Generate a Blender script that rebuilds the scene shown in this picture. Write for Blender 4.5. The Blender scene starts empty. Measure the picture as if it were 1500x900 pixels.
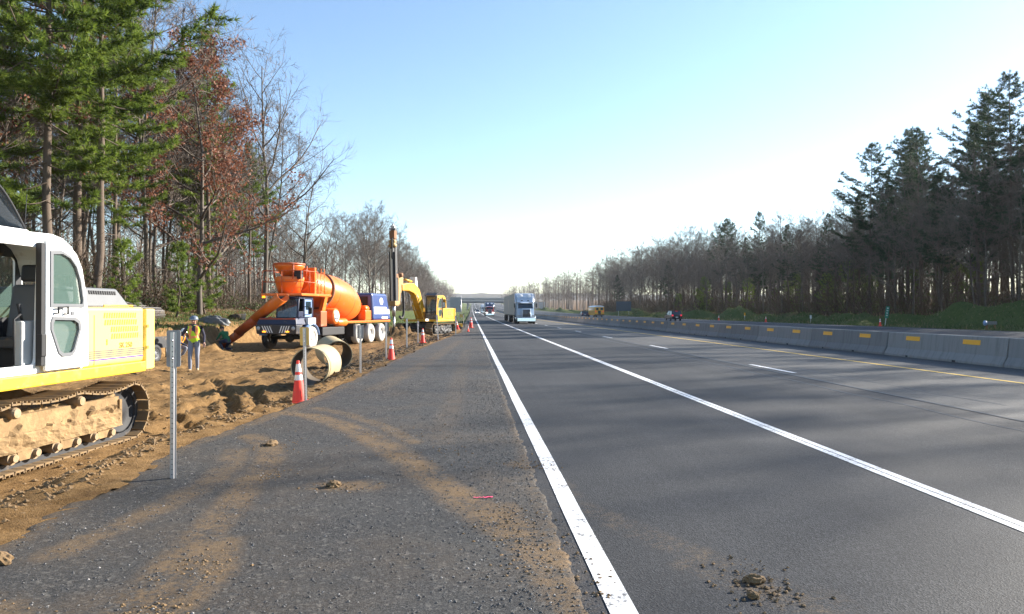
import bpy, bmesh, math, random
import numpy as np
from mathutils import Vector, Matrix, noise as mnoise, geometry as mgeo
random.seed(7)
R = math.radians
scn = bpy.context.scene
COL = scn.collection
# ---------------------------------------------------------------- camera, sky, sun, exposure
FPX = 1050.0                                   # focal length in pixels of the 1500 px wide photograph
cam_d = bpy.data.cameras.new('camera'); cam = bpy.data.objects.new('camera', cam_d); COL.objects.link(cam)
cam_d.sensor_width = 36.0; cam_d.lens = 36.0 * FPX / 1500.0
cam_d.clip_start = 0.1; cam_d.clip_end = 9000
cam.location = (0, 0, 1.65)
cam.rotation_euler = (R(90.0) + math.atan(6 / FPX), 0, -math.atan(59.4 / FPX))
scn.camera = cam
SUN_EL, SUN_AZ = 22.3, 24.0                     # azimuth measured from +X towards +Y
w = bpy.data.worlds.new('World'); scn.world = w; w.use_nodes = True
nt = w.node_tree
bg = nt.nodes['Background']
sky = nt.nodes.new('ShaderNodeTexSky'); sky.sky_type = 'NISHITA'; sky.sun_disc = False
sky.sun_elevation = R(SUN_EL); sky.sun_rotation = R(90 - SUN_AZ)
sky.altitude = 100; sky.air_density = 1.0; sky.dust_density = 0.25; sky.ozone_density = 2.0
nt.links.new(sky.outputs[0], bg.inputs[0]); bg.inputs[1].default_value = 0.086
sun_d = bpy.data.lights.new('sun', 'SUN'); sun = bpy.data.objects.new('sun', sun_d); COL.objects.link(sun)
sun_d.energy = 4.7; sun_d.angle = R(0.53); sun_d.color = (1.0, 0.93, 0.82)
to_sun = Vector((math.cos(R(SUN_EL)) * math.cos(R(SUN_AZ)), math.cos(R(SUN_EL)) * math.sin(R(SUN_AZ)), math.sin(R(SUN_EL))))
sun.rotation_euler = to_sun.to_track_quat('Z', 'Y').to_euler()
sun.location = to_sun * 60
scn.view_settings.view_transform = 'Standard'; scn.view_settings.look = 'None'
scn.view_settings.gamma = 1.0; scn.view_settings.use_curve_mapping = False
scn.view_settings.exposure = 1.7
# ---------------------------------------------------------------- helpers
def fbm(x, y, z=0.0, o=4):
    return mnoise.fractal((x, y, z), 0.9, 2.1, o, noise_basis='PERLIN_ORIGINAL')
def sm(a, b, x):
    t = min(1.0, max(0.0, (x - a) / (b - a))); return t * t * (3 - 2 * t)
def lerp(a, b, t): return a + (b - a) * t
def interp(tab, x):
    if x <= tab[0][0]: return tab[0][1]
    for (a, va), (b, vb) in zip(tab, tab[1:]):
        if x <= b: return va + (vb - va) * (x - a) / (b - a)
    return tab[-1][1]
class MB:
    """collects shapes that become ONE mesh object"""
    def __init__(s): s.v = []; s.f = []; s.m = []; s.sm = []
    def add(s, vs, fs, mi=0, smooth=False):
        o = len(s.v); s.v += [tuple(p) for p in vs]
        for f in fs: s.f.append(tuple(i + o for i in f)); s.m.append(mi); s.sm.append(smooth)
        return s
    def box(s, c, d, mi=0, M=None):
        x, y, z = d[0] / 2, d[1] / 2, d[2] / 2
        vs = [Vector((a * x, b * y, k * z)) for a in (-1, 1) for b in (-1, 1) for k in (-1, 1)]
        vs = [(M @ p if M else p) + Vector(c) for p in vs]
        return s.add(vs, [(0, 1, 3, 2), (4, 6, 7, 5), (0, 4, 5, 1), (2, 3, 7, 6), (0, 2, 6, 4), (1, 5, 7, 3)], mi)
    def span(s, a, b, mi=0): return s.box([(p + q) / 2 for p, q in zip(a, b)], [abs(q - p) for p, q in zip(a, b)], mi)
    def frus(s, z0, r0, z1, r1, mi=0):
        """block between rectangle r0=(x0,x1,y0,y1) at z0 and r1 at z1"""
        vs = [(r0[0], r0[2], z0), (r0[1], r0[2], z0), (r0[1], r0[3], z0), (r0[0], r0[3], z0), (r1[0], r1[2], z1), (r1[1], r1[2], z1), (r1[1], r1[3], z1), (r1[0], r1[3], z1)]
        return s.add(vs, [(3, 2, 1, 0), (4, 5, 6, 7), (0, 1, 5, 4), (1, 2, 6, 5), (2, 3, 7, 6), (3, 0, 4, 7)], mi)
    def tube(s, pts, r, n=8, mi=0, cap=True, smooth=True):
        pts = [Vector(p) for p in pts]; k = len(pts)
        rs = r if isinstance(r, (list, tuple)) else [r] * k
        vs = []; up = None
        for i, p in enumerate(pts):
            d = (pts[min(i + 1, k - 1)] - pts[max(i - 1, 0)]).normalized()
            if up is None: up = Vector((0, 0, 1)) if abs(d.z) < .9 else Vector((1, 0, 0))
            a = d.cross(up)
            if a.length < 1e-4: a = d.orthogonal()
            a.normalize(); b = a.cross(d); up = b
            vs += [p + (a * math.cos(t) + b * math.sin(t)) * rs[i] for t in [2 * math.pi * j / n for j in range(n)]]
        fs = [(i * n + j, i * n + (j + 1) % n, (i + 1) * n + (j + 1) % n, (i + 1) * n + j) for i in range(k - 1) for j in range(n)]
        s.add(vs, fs, mi, smooth)
        if cap:
            o = len(s.v) - len(vs)
            s.f.append(tuple(o + j for j in range(n))[::-1]); s.m.append(mi); s.sm.append(False)
            s.f.append(tuple(o + (k - 1) * n + j for j in range(n))); s.m.append(mi); s.sm.append(False)
        return s
    def lathe(s, prof, n=16, M=None, mi=0, smooth=True, mis=None):
        """profile [(r, h)] round local Z"""
        k = len(prof); vs = []
        for (r, h) in prof:
            for j in range(n):
                p = Vector((r * math.cos(2 * math.pi * j / n), r * math.sin(2 * math.pi * j / n), h)); vs.append(M @ p if M else p)
        o = len(s.v); s.v += [tuple(p) for p in vs]
        for i in range(k - 1):
            for j in range(n):
                s.f.append((o + i * n + j, o + i * n + (j + 1) % n, o + (i + 1) * n + (j + 1) % n, o + (i + 1) * n + j)); s.m.append(mis[i] if mis else mi); s.sm.append(smooth)
        return s
    def plate(s, loops, t, fr, mi=0, mi_side=None):
        """flat plate with holes; loops[0] outline, the others holes, in (u,v); fr maps (u,v,w) to a point; w from 0 to t"""
        tris = mgeo.tessellate_polygon([[Vector((u, v, 0)) for u, v in L] for L in loops])
        flat = [p for L in loops for p in L]; n = len(flat)
        vs = [fr(u, v, 0) for u, v in flat] + [fr(u, v, t) for u, v in flat]
        fs = [tuple(q) for q in tris] + [tuple(i + n for i in q)[::-1] for q in tris]
        s.add(vs, fs, mi)
        o = 0; sd = []
        for L in loops:
            k = len(L)
            sd += [(o + i, o + (i + 1) % k, o + (i + 1) % k + n, o + i + n) for i in range(k)]; o += k
        b = len(s.v) - len(vs)
        for f in sd: s.f.append(tuple(i + b for i in f)); s.m.append(mi if mi_side is None else mi_side); s.sm.append(False)
        return s
    def build(s, name, mats, parent=None, bevel=0.0, M=None, seg=2):
        me = bpy.data.meshes.new(name); me.from_pydata(s.v, [], s.f)
        mats = mats if isinstance(mats, (list, tuple)) else [mats]
        for m in mats: me.materials.append(m)
        if len(mats) > 1: me.polygons.foreach_set('material_index', s.m)
        me.polygons.foreach_set('use_smooth', s.sm)
        bm = bmesh.new(); bm.from_mesh(me); bmesh.ops.recalc_face_normals(bm, faces=bm.faces); bm.to_mesh(me); bm.free()
        o = bpy.data.objects.new(name, me); COL.objects.link(o)
        if parent: o.parent = parent
        if M is not None: o.matrix_local = M
        if bevel:
            b = o.modifiers.new('bevel', 'BEVEL'); b.width = bevel; b.segments = seg; b.limit_method = 'ANGLE'; b.angle_limit = R(35)
        return o
def tag(o, label=None, cat=None, group=None, kind=None):
    if label: o['label'] = label
    if cat: o['category'] = cat
    if group: o['group'] = group
    if kind: o['kind'] = kind
    return o
def empty(name, loc, rz=0.0, label=None, cat=None, group=None):
    o = bpy.data.objects.new(name, None); COL.objects.link(o); o.location = loc; o.rotation_euler = (0, 0, rz)
    o.empty_display_size = .2
    return tag(o, label, cat, group)
def copy_tree(o, parent=None):
    c = o.copy(); COL.objects.link(c); c.parent = parent
    for ch in o.children: copy_tree(ch, c)
    return c
def rrect(x0, x1, y0, y1, r, n=4):
    out = []
    for cx, cy, a in ((x1 - r, y1 - r, 0), (x0 + r, y1 - r, 90), (x0 + r, y0 + r, 180), (x1 - r, y0 + r, 270)):
        for i in range(n + 1): t = R(a + 90 * i / n); out.append((cx + r * math.cos(t), cy + r * math.sin(t)))
    return out
def inset(loop, d):
    cx = sum(p[0] for p in loop) / len(loop); cy = sum(p[1] for p in loop) / len(loop)
    wx = max(p[0] for p in loop) - min(p[0] for p in loop); wy = max(p[1] for p in loop) - min(p[1] for p in loop)
    return [(cx + (u - cx) * (1 - 2 * d / wx), cy + (v - cy) * (1 - 2 * d / wy)) for u, v in loop]
def text_mb(txt, size, fr, depth=.003):
    cu = bpy.data.curves.new('lettering', 'FONT'); cu.body = txt; cu.size = size; cu.resolution_u = 3; cu.offset = size * .03
    o = bpy.data.objects.new('lettering', cu); COL.objects.link(o)
    me = o.to_mesh(); b = MB()
    b.add([fr(p.co.x, p.co.y, depth) for p in me.vertices], [tuple(f.vertices) for f in me.polygons])
    o.to_mesh_clear(); bpy.data.objects.remove(o); bpy.data.curves.remove(cu)
    return b
# ---------------------------------------------------------------- materials
class NT:
    def __init__(s, name):
        s.m = bpy.data.materials.new(name); s.m.use_nodes = True; s.t = s.m.node_tree; s.p = s.t.nodes['Principled BSDF']; s.co = None
    def n(s, ty, **kw):
        o = s.t.nodes.new(ty)
        for k, v in kw.items():
            if k.startswith('i_'): o.inputs[k[2:].replace('_', ' ')].default_value = v
            else: setattr(o, k, v)
        return o
    def l(s, a, b): s.t.links.new(a, b)
    def obj(s):
        if not s.co: s.co = s.n('ShaderNodeTexCoord').outputs['Object']
        return s.co
    def noise(s, scale, detail=4, rough=.6, vec=None, dist=0):
        o = s.n('ShaderNodeTexNoise'); o.inputs['Scale'].default_value = scale; o.inputs['Detail'].default_value = detail; o.inputs['Roughness'].default_value = rough; o.inputs['Distortion'].default_value = dist
        s.l(vec or s.obj(), o.inputs['Vector']); return o.outputs['Fac']
    def ramp(s, fac, a, b, ca=(0, 0, 0, 1), cb=(1, 1, 1, 1)):
        o = s.n('ShaderNodeValToRGB'); e = o.color_ramp.elements; e[0].position = a; e[1].position = b; e[0].color = ca; e[1].color = cb
        s.l(fac, o.inputs[0]); return o.outputs[0]
    def mix(s, fac, a, b, mode='MIX'):
        o = s.n('ShaderNodeMix'); o.data_type = 'RGBA'; o.blend_type = mode
        for sock, val in ((o.inputs[0], fac), (o.inputs[6], a), (o.inputs[7], b)):
            if hasattr(val, 'links') or isinstance(val, bpy.types.NodeSocket): s.l(val, sock)
            elif isinstance(val, (int, float)): sock.default_value = val
            else: sock.default_value = (*val[:3], 1)
        return o.outputs[2]
    def math(s, op, a, b=0.0, c=None):
        o = s.n('ShaderNodeMath'); o.operation = op
        for sock, val in zip(o.inputs, (a, b, c)):
            if val is None: continue
            if isinstance(val, bpy.types.NodeSocket): s.l(val, sock)
            else: sock.default_value = val
        return o.outputs[0]
    def bump(s, h, strength, dist=.01, nrm=None):
        o = s.n('ShaderNodeBump'); o.inputs['Strength'].default_value = strength; o.inputs['Distance'].default_value = dist
        s.l(h, o.inputs['Height'])
        if nrm: s.l(nrm, o.inputs['Normal'])
        s.l(o.outputs[0], s.p.inputs['Normal']); return o.outputs[0]
    def out(s, col=None, rough=None, metal=None, spec=None):
        for k, v in (('Base Color', col), ('Roughness', rough), ('Metallic', metal), ('Specular IOR Level', spec)):
            if v is None: continue
            if isinstance(v, bpy.types.NodeSocket): s.l(v, s.p.inputs[k])
            elif isinstance(v, (int, float)): s.p.inputs[k].default_value = v
            else: s.p.inputs[k].default_value = (*v[:3], 1)
        return s.m
def mat(name, col, rough=.55, metal=0.0, var=.15, vs=4.0, bump=0.0, bs=60.0, dirt=0.0, ds=3.0, dcol=(.30, .19, .085), spec=.5):
    s = NT(name); f = s.noise(vs, 5, .65)
    c = s.mix(f, [k * (1 - var) for k in col], [min(1, k * (1 + var)) for k in col])
    if dirt:
        d = s.ramp(s.noise(ds, 8, .7), .62 - dirt * .35, .78 - dirt * .25)
        c = s.mix(d, c, dcol); s.l(s.math('MULTIPLY_ADD', d, .9 - rough if rough < .9 else 0.0, rough), s.p.inputs['Roughness'])
    else: s.p.inputs['Roughness'].default_value = rough
    if bump: s.bump(s.noise(bs, 4), bump, .01)
    return s.out(c, None, metal, spec)
def glass_mat(name, col=(.75, .85, .82), alpha=.25, rough=.03):
    s = NT(name); s.p.inputs['Base Color'].default_value = (*col, 1); s.p.inputs['Roughness'].default_value = rough
    s.p.inputs['Alpha'].default_value = alpha; s.p.inputs['Specular IOR Level'].default_value = .8; return s.m
def emit_mat(name, col, st):
    s = NT(name); s.p.inputs['Base Color'].default_value = (*col, 1); s.p.inputs['Emission Color'].default_value = (*col, 1); s.p.inputs['Emission Strength'].default_value = st; return s.m
def leaf_mat(name, a, b, trans=.35, vs=.9, c3=None):
    s = NT(name); oi = s.n('ShaderNodeObjectInfo')
    ge = s.n('ShaderNodeNewGeometry')
    f = s.ramp(s.math('ADD', s.math('MULTIPLY', s.noise(vs, 3), .75), s.math('MULTIPLY', ge.outputs['Random Per Island'], .4)), .35, .85)
    c = s.mix(f, a, b)
    c = s.mix(s.math('MULTIPLY', oi.outputs['Random'], .35), c, [k * .55 for k in a])
    s.out(c, .6, 0, .25)
    tr = s.n('ShaderNodeBsdfTranslucent'); s.l(c, tr.inputs['Color'])
    mx = s.n('ShaderNodeMixShader'); mx.inputs[0].default_value = trans
    s.l(s.p.outputs[0], mx.inputs[1]); s.l(tr.outputs[0], mx.inputs[2]); s.l(mx.outputs[0], s.t.nodes['Material Output'].inputs['Surface'])
    return s.m
MT = {}
MT['yellow'] = mat('excavator_yellow', (.80, .50, .035), .42, 0, .1, 2, dirt=.28, ds=3.5)
MT['glareyellow'] = mat('sun_glare_yellow_paint', (.80, .63, .17), .38, 0, .06, 2, dirt=.15, ds=2.2)  # body yellow lightened; overexposed sunlight is put into the colour
MT['rigyellow'] = mat('drill_yellow_paint', (.66, .36, .014), .42, 0, .15, 2, dirt=.25)
MT['white'] = mat('cab_white_paint', (.80, .80, .78), .35, 0, .05, 2, dirt=.12, ds=2.0)
MT['black'] = mat('black_rubber', (.018, .018, .02), .7, 0, .3, 6)
MT['dark'] = mat('dark_painted_steel', (.035, .036, .04), .5, 0, .3, 5, dirt=.15)
MT['grey'] = mat('grey_plastic', (.12, .125, .135), .6, 0, .15, 4)
MT['lgrey'] = mat('light_grey_plastic', (.45, .45, .44), .6, 0, .12, 4)
MT['steel'] = mat('galvanised_steel', (.55, .54, .56), .38, .85, .15, 12)
MT['chrome'] = mat('chrome', (.75, .76, .78), .15, 1.0, .05)
MT['trackshoe'] = mat('worn_track_steel', (.16, .12, .085), .6, .4, .3, 5, dirt=.75, ds=5, dcol=(.27, .175, .08))
MT['mudframe'] = mat('mud_caked_steel', (.22, .14, .065), .95, 0, .45, 6, 1.0, 22, dirt=.5, ds=5, dcol=(.33, .215, .10))
MT['roller'] = mat('worn_roller_steel', (.30, .22, .14), .7, .1, .3, 8, dirt=.6, ds=9)
MT['slot'] = mat('ochre_trim_and_recess_shade', (.34, .19, .008), .6)
MT['purple'] = mat('purple_stripe', (.10, .05, .26), .45)
MT['stripe'] = mat('grey_stripe', (.09, .09, .11), .45)
MT['gold'] = mat('gold_lettering', (.30, .15, .01), .5)
MT['glass'] = glass_mat('cab_glass'); MT['doorglass'] = glass_mat('reflection_green_door_glass', (.10, .16, .14), .50, .02); MT['tint'] = glass_mat('tinted_glass', (.06, .08, .1), .82)  # door glass tint holds a dark green reflection in its colour
MT['dglass'] = mat('dark_window_glass', (.02, .035, .05), .08, 0, .1, 3, spec=.9)
MT['orange'] = mat('mixer_orange_paint', (.72, .165, .018), .36, 0, .10, 1.5, dirt=.14, ds=3.5, dcol=(.46, .27, .16))
MT['redorange'] = mat('dusty_orange_paint', (.50, .085, .015), .5, 0, .25, 3, dirt=.2, dcol=(.30, .26, .22))
MT['shadeblue'] = mat('shade_darkened_truck_blue', (.008, .015, .05), .4, 0, .2, 2, dirt=.08)  # truck blue darkened so the colour holds the shade of the cab front
MT['blue'] = mat('truck_blue_paint', (.03, .062, .20), .35, 0, .15, 2, dirt=.05)
MT['lblue'] = mat('pale_blue_paint', (.22, .33, .55), .4, 0, .12, 3, dirt=.08)
MT['wpaint'] = mat('white_paint', (.78, .78, .78), .5, 0, .06)
MT['rim'] = mat('chalky_wheel', (.62, .61, .58), .7, 0, .12, 5, dirt=.2, ds=5)
MT['dusttyre'] = mat('dusty_tyre', (.40, .385, .355), .85, 0, .2, 6, dirt=.2)
MT['amber'] = emit_mat('amber_lamp', (1.0, .35, .02), .8)
MT['headlamp'] = emit_mat('head_lamp', (1.0, .97, .9), 1.5)
MT['tail'] = emit_mat('tail_lamp', (.8, .04, .06), .35)
MT['rust'] = mat('rusty_steel', (.24, .115, .055), .75, .2, .35, 6)
MT['brass'] = mat('old_gold_paint', (.32, .20, .075), .6, .2, .4, 5)
MT['cone'] = mat('cone_orange', (.85, .055, .03), .5, 0, .08, 8, dirt=.1, ds=8)
MT['refl'] = mat('white_reflective_band', (.8, .8, .82), .4, 0, .05)
MT['rebar'] = mat('rebar_steel', (.22, .20, .19), .6, .5, .3, 8)
MT['brick_red'] = mat('truck_red_paint', (.35, .03, .03), .35, 0, .1)
# ---------------------------------------------------------------- terrain and roads
def rise(y):
    if y <= 100: return 0.0
    if y <= 800: return 1.4e-5 * (y - 100) ** 2
    return 6.86 + .0196 * min(y - 800, 700)
EDGE = [(-30, -3.5), (5.6, -3.57), (9.2, -3.74), (12.2, -3.35), (17, -3.05), (29, -2.6), (44, -1.75), (56, -1.1), (75, -.95), (3000, -.95)]
def edge(y): return interp(EDGE, y) + .10 * fbm(y * .9, 3.1) + .05 * fbm(y * 4, 7.7)
def bank_x(y): return -13.6 + .9 * fbm(y * .12, 1.7) + .25 * fbm(y * .7, 4.4)
def ground_z(x, y):
    """bare lie of the land away from the paved and dug strips, plus an invented slope at the right"""
    r = rise(y)
    if x < -.9:
        a = sm(66, 82, y)                                 # the dug strip ends near the drill rig
        dug = -.30 + (1.05 * sm(-13.2, -14.4, x)) + 1.0 * sm(-14.5, -20, x)
        nat = -.04 - .45 * sm(-1, -4.5, x) + 1.0 * sm(-6, -13, x) + 1.1 * sm(-12, -20, x)
        z = lerp(dug, nat, a) + .012 * max(0, -x - 22)
        return r + z + .22 * fbm(x * .12, y * .12) * sm(-12, -16, x) + .05 * fbm(x * .9, y * .9)
    if x > 44:
        mound = max(0.0, fbm(x * .16, y * .07, 2.0) + .12)
        z = -.05 + 2.6 * mound * sm(45.5, 49, x) * (1 - .5 * sm(52, 58, x)) + .9 * sm(47, 60, x) + .045 * min(90, max(0, x - 60))  # last term: invented slope behind the right wood, blocks low sky
        return r + z + .06 * fbm(x * .8, y * .8)
    return r - .02
DIRT_Y1 = 72.0
TRK = Matrix.Rotation(R(-97), 2)
RUTS = [  # (points, half width, depth, grouser)
    ([(-5.35, 12.4), (-5.05, 14.0), (-4.55, 15.6), (-3.8, 16.8)], .32, .05, 1),
    ([(-4.2, 11.2), (-4.45, 12.6), (-4.75, 14.5), (-5.6, 17), (-7.4, 21)], .15, .12, 0),
    ([(-3.9, 12.6), (-4.1, 14.0), (-4.6, 16.0), (-5.4, 18.2)], .14, .12, 0),
    ([(-12.5, 13), (-9.5, 15.5), (-8, 19), (-6.5, 24), (-5.8, 30)], .28, .055, 0),
    ([(-13, 16), (-11.5, 18.5), (-10.4, 23), (-8.4, 29), (-7.9, 34)], .28, .055, 0),
    ([(-12.6, 20), (-10.6, 24), (-9.5, 30)], .22, .05, 0),
    ([(-6.6, 13.2), (-6.0, 15), (-5.9, 17.5)], .16, .10, 0),
    ([(-4.6, 12.9), (-5.2, 13.6), (-6.2, 14.6), (-8, 16)], .14, .10, 0),
    ([(-9.6, 13.5), (-8.6, 15), (-7.3, 17), (-6.4, 20)], .3, .07, 1),
    ([(-5.5, 4), (-5.4, 6.2), (-5.2, 8)], .34, .05, 1),
    ([(-6.5, 14), (-5.6, 18), (-5.2, 26), (-4.6, 36)], .2, .05, 0)]
def seg_d(px, py, pts):
    best = 9e9; bs = 0; acc = 0
    for (ax, ay), (bx, by) in zip(pts, pts[1:]):
        dx, dy = bx - ax, by - ay; L2 = dx * dx + dy * dy; L = math.sqrt(L2)
        t = max(0, min(1, ((px - ax) * dx + (py - ay) * dy) / L2)); d = math.hypot(px - ax - t * dx, py - ay - t * dy)
        if d < best: best = d; bs = acc + t * L
        acc += L
    return best, bs
RB = [(min(p[0] for p in r[0]) - 1, max(p[0] for p in r[0]) + 1, min(p[1] for p in r[0]) - 1, max(p[1] for p in r[0]) + 1) for r in RUTS]
def dirt_z(x, y):
    t = edge(y) - x
    deep = lerp(.40, .26, sm(14, 24, y))
    z = -.03 - deep * sm(.15, 1.5, t) * (1 - .5 * sm(50, 66, y))
    z += .07 * math.exp(-((t - .35) / .3) ** 2) * (.5 + fbm(x * 2, y * 2))                          # loose lip along the edge
    rough = .5 + .8 * sm(17, 22, y) * sm(-6.5, -4.0, x)
    z += .055 * fbm(x * .45, y * .35, 9) + .035 * rough * fbm(x * 1.9, y * 1.6, 5) + .045 * rough * fbm(x * 5, y * 4.2, 1) + .030 * (.6 + .6 * rough) * fbm(x * 15, y * 12, 2, 4)
    # straggling streaks dragged along the haul direction
    u = x * .78 + y * .30
    z += (.10 * abs(fbm(x * 1.15 + 3, y * .8, 6)) + .05 * abs(fbm(x * 3.1, y * 2.2, 4)) - .04) * sm(-3.9, -4.8, x) * sm(11.5, 14, y) * (1 - .6 * sm(30, 45, y))
    z += .034 * fbm(u * 6.5, (y - x) * .45, 3) * sm(-4.2, -5.5, x)
    for (pts, hw, dp, gr), (x0, x1, y0, y1) in zip(RUTS, RB):
        if x0 < x < x1 and y0 < y < y1:
            d, s = seg_d(x, y, pts)
            if d < hw * 2.2:
                k = 1 - sm(hw * .75, hw * 1.15, d)
                z -= dp * k
                z += dp * .55 * math.exp(-((d - hw * 1.45) / (hw * .35)) ** 2)
                if gr: z += .030 * k * (1 if (s / .19) % 1 < .42 else -1) * .5
    for hx, hy, hr, hh in ((-5.0, 52.6, 1.4, .45), (-6.5, 53.5, 1.6, .55), (-3.6, 51.2, 1.1, .25), (-3.9, 22.2, 1.0, .12), (-3.6, 19.4, .5, .10), (-10.5, 31, .8, .15), (-12.3, 33.5, .9, .4), (-11.0, 28.0, .6, .25)):
        d2 = ((x - hx) ** 2 + (y - hy) ** 2) / hr ** 2
        if d2 < 6: z += hh * math.exp(-d2) * (1 + .7 * fbm(x * 3, y * 3, 8))
    bx = bank_x(y)
    z += (1.12 + .14 * fbm(x * 1.5, y * 1.5)) * sm(bx + .25, bx - .35, x) + .35 * sm(bx - .3, bx - 3, x)
    z -= .55 * sm(-16.0, -16.8, x)
    z -= .4 * sm(DIRT_Y1 - 7, DIRT_Y1, y)
    return z + rise(y)
def grid_obj(name, xs, ys, zf, mats, parent=None, attr=None, xf=None):
    nx, ny = len(xs), len(ys)
    vs = []; av = []
    for y in ys:
        for x in xs:
            X = xf(x, y) if xf else x
            vs.append((X, y, zf(X, y)))
            if attr: av.append(attr(X, y))
    fs = [(j * nx + i, j * nx + i + 1, (j + 1) * nx + i + 1, (j + 1) * nx + i) for j in range(ny - 1) for i in range(nx - 1)]
    me = bpy.data.meshes.new(name); me.from_pydata(vs, [], fs)
    for m in (mats if isinstance(mats, list) else [mats]): me.materials.append(m)
    me.polygons.foreach_set('use_smooth', [True] * len(fs))
    if attr:
        a = me.attributes.new('dirt', 'FLOAT', 'POINT'); a.data.foreach_set('value', av)
    o = bpy.data.objects.new(name, me); COL.objects.link(o)
    if parent: o.parent = parent
    return o
def steps(a, b, s0, g):
    out = [a]; s = s0
    while out[-1] < b: out.append(min(b, out[-1] + s)); s *= g
    return out
# materials of the ground
def ground_mat():
    s = NT('verge_grass_and_leaf_litter'); sep = s.n('ShaderNodeSeparateXYZ'); s.l(s.obj(), sep.inputs[0])
    x = sep.outputs[0]; n1 = s.noise(.25, 5); n2 = s.noise(3.0, 6, .7); n3 = s.noise(25, 4, .7)
    xw = s.math('ADD', x, s.math('MULTIPLY', s.math('SUBTRACT', n1, .5), 7.0))
    green = s.mix(s.ramp(n2, .35, .7), (0.036, 0.068, 0.0128), (0.1, 0.132, 0.032)); green = s.mix(s.ramp(n3, .4, .8), green, (0.128, 0.12, 0.048))
    lit = s.mix(s.ramp(n2, .3, .7), (0.08, 0.044, 0.02), (0.176, 0.104, 0.052)); lit = s.mix(s.ramp(n3, .45, .7), lit, (0.224, 0.144, 0.08))
    woodL = s.ramp(s.math('MULTIPLY', xw, -.01), .178, .200); woodR = s.ramp(s.math('MULTIPLY', xw, .01), .54, .58)
    c = s.mix(s.math('MAXIMUM', woodL, woodR), green, lit)
    s.bump(s.noise(14, 5, .7), .9, .08)
    return s.out(c, .95, 0, .1)
def dirt_mat():
    s = NT('graded_sandy_dirt'); n1 = s.noise(.55, 5); n2 = s.noise(4, 6, .7); n3 = s.noise(40, 5, .75)
    c = s.mix(s.ramp(n2, .3, .72), (0.114, 0.06106, 0.02195), (0.3192, 0.1908, 0.0784))
    c = s.mix(s.math('MULTIPLY', s.ramp(n1, .52, .68), .55), c, (0.1186, 0.06106, 0.02195))
    c = s.mix(s.math('MULTIPLY', s.ramp(n3, .5, .85), .5), c, (0.4013, 0.2629, 0.1294))
    at = s.n('ShaderNodeAttribute'); at.attribute_name = 'dirt'
    c = s.mix(s.math('MULTIPLY', at.outputs['Fac'], s.ramp(s.noise(2.2, 6, .75), .30, .62)), c, (0.05928, 0.03901, 0.02195))
    h = s.math('ADD', s.math('MULTIPLY', n2, .6), s.math('MULTIPLY', n3, .5))
    s.bump(h, 1.0, .06)
    return s.out(c, .95, 0, .15)
def shoulder_mat():
    s = NT('milled_asphalt_shoulder')
    vo = s.n('ShaderNodeTexVoronoi'); vo.inputs['Scale'].default_value = 118; s.l(s.obj(), vo.inputs['Vector'])
    v2 = s.n('ShaderNodeTexVoronoi'); v2.inputs['Scale'].default_value = 44; s.l(s.obj(), v2.inputs['Vector'])
    sc = s.n('ShaderNodeSeparateColor'); s.l(vo.outputs['Color'], sc.inputs[0])
    sc2 = s.n('ShaderNodeSeparateColor'); s.l(v2.outputs['Color'], sc2.inputs[0])
    c = s.mix(s.math('POWER', sc.outputs[0], 1.9), (0.016, 0.016, 0.0176), (0.092, 0.0896, 0.0864))
    c = s.mix(s.math('MULTIPLY', s.ramp(sc2.outputs[1], .86, .97), .55), c, (0.176, 0.164, 0.148))
    c = s.mix(s.math('MULTIPLY', s.ramp(s.noise(60, 4, .8), .52, .66), .7), c, (0.0144, 0.0144, 0.016))
    c = s.mix(s.math('MULTIPLY', s.ramp(s.noise(1.3, 6, .7), .4, .7), .45), c, (0.0624, 0.056, 0.048))
    at = s.n('ShaderNodeAttribute'); at.attribute_name = 'dirt'
    k = s.math('MULTIPLY', at.outputs['Fac'], s.ramp(s.math('ADD', s.math('MULTIPLY', s.noise(26, 6, .8), .6), s.math('MULTIPLY', s.noise(2.4, 5, .7), .5)), .45, .60))
    c = s.mix(k, c, s.mix(s.noise(9, 5), (0.12, 0.0736, 0.0336), (0.224, 0.144, 0.0704)))
    h = s.math('ADD', s.math('MULTIPLY', sc.outputs[1], .5), s.math('MULTIPLY', s.noise(45, 6, .8), 1.2))
    s.bump(h, .8, .016)
    return s.out(c, .8, 0, .35)
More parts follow.
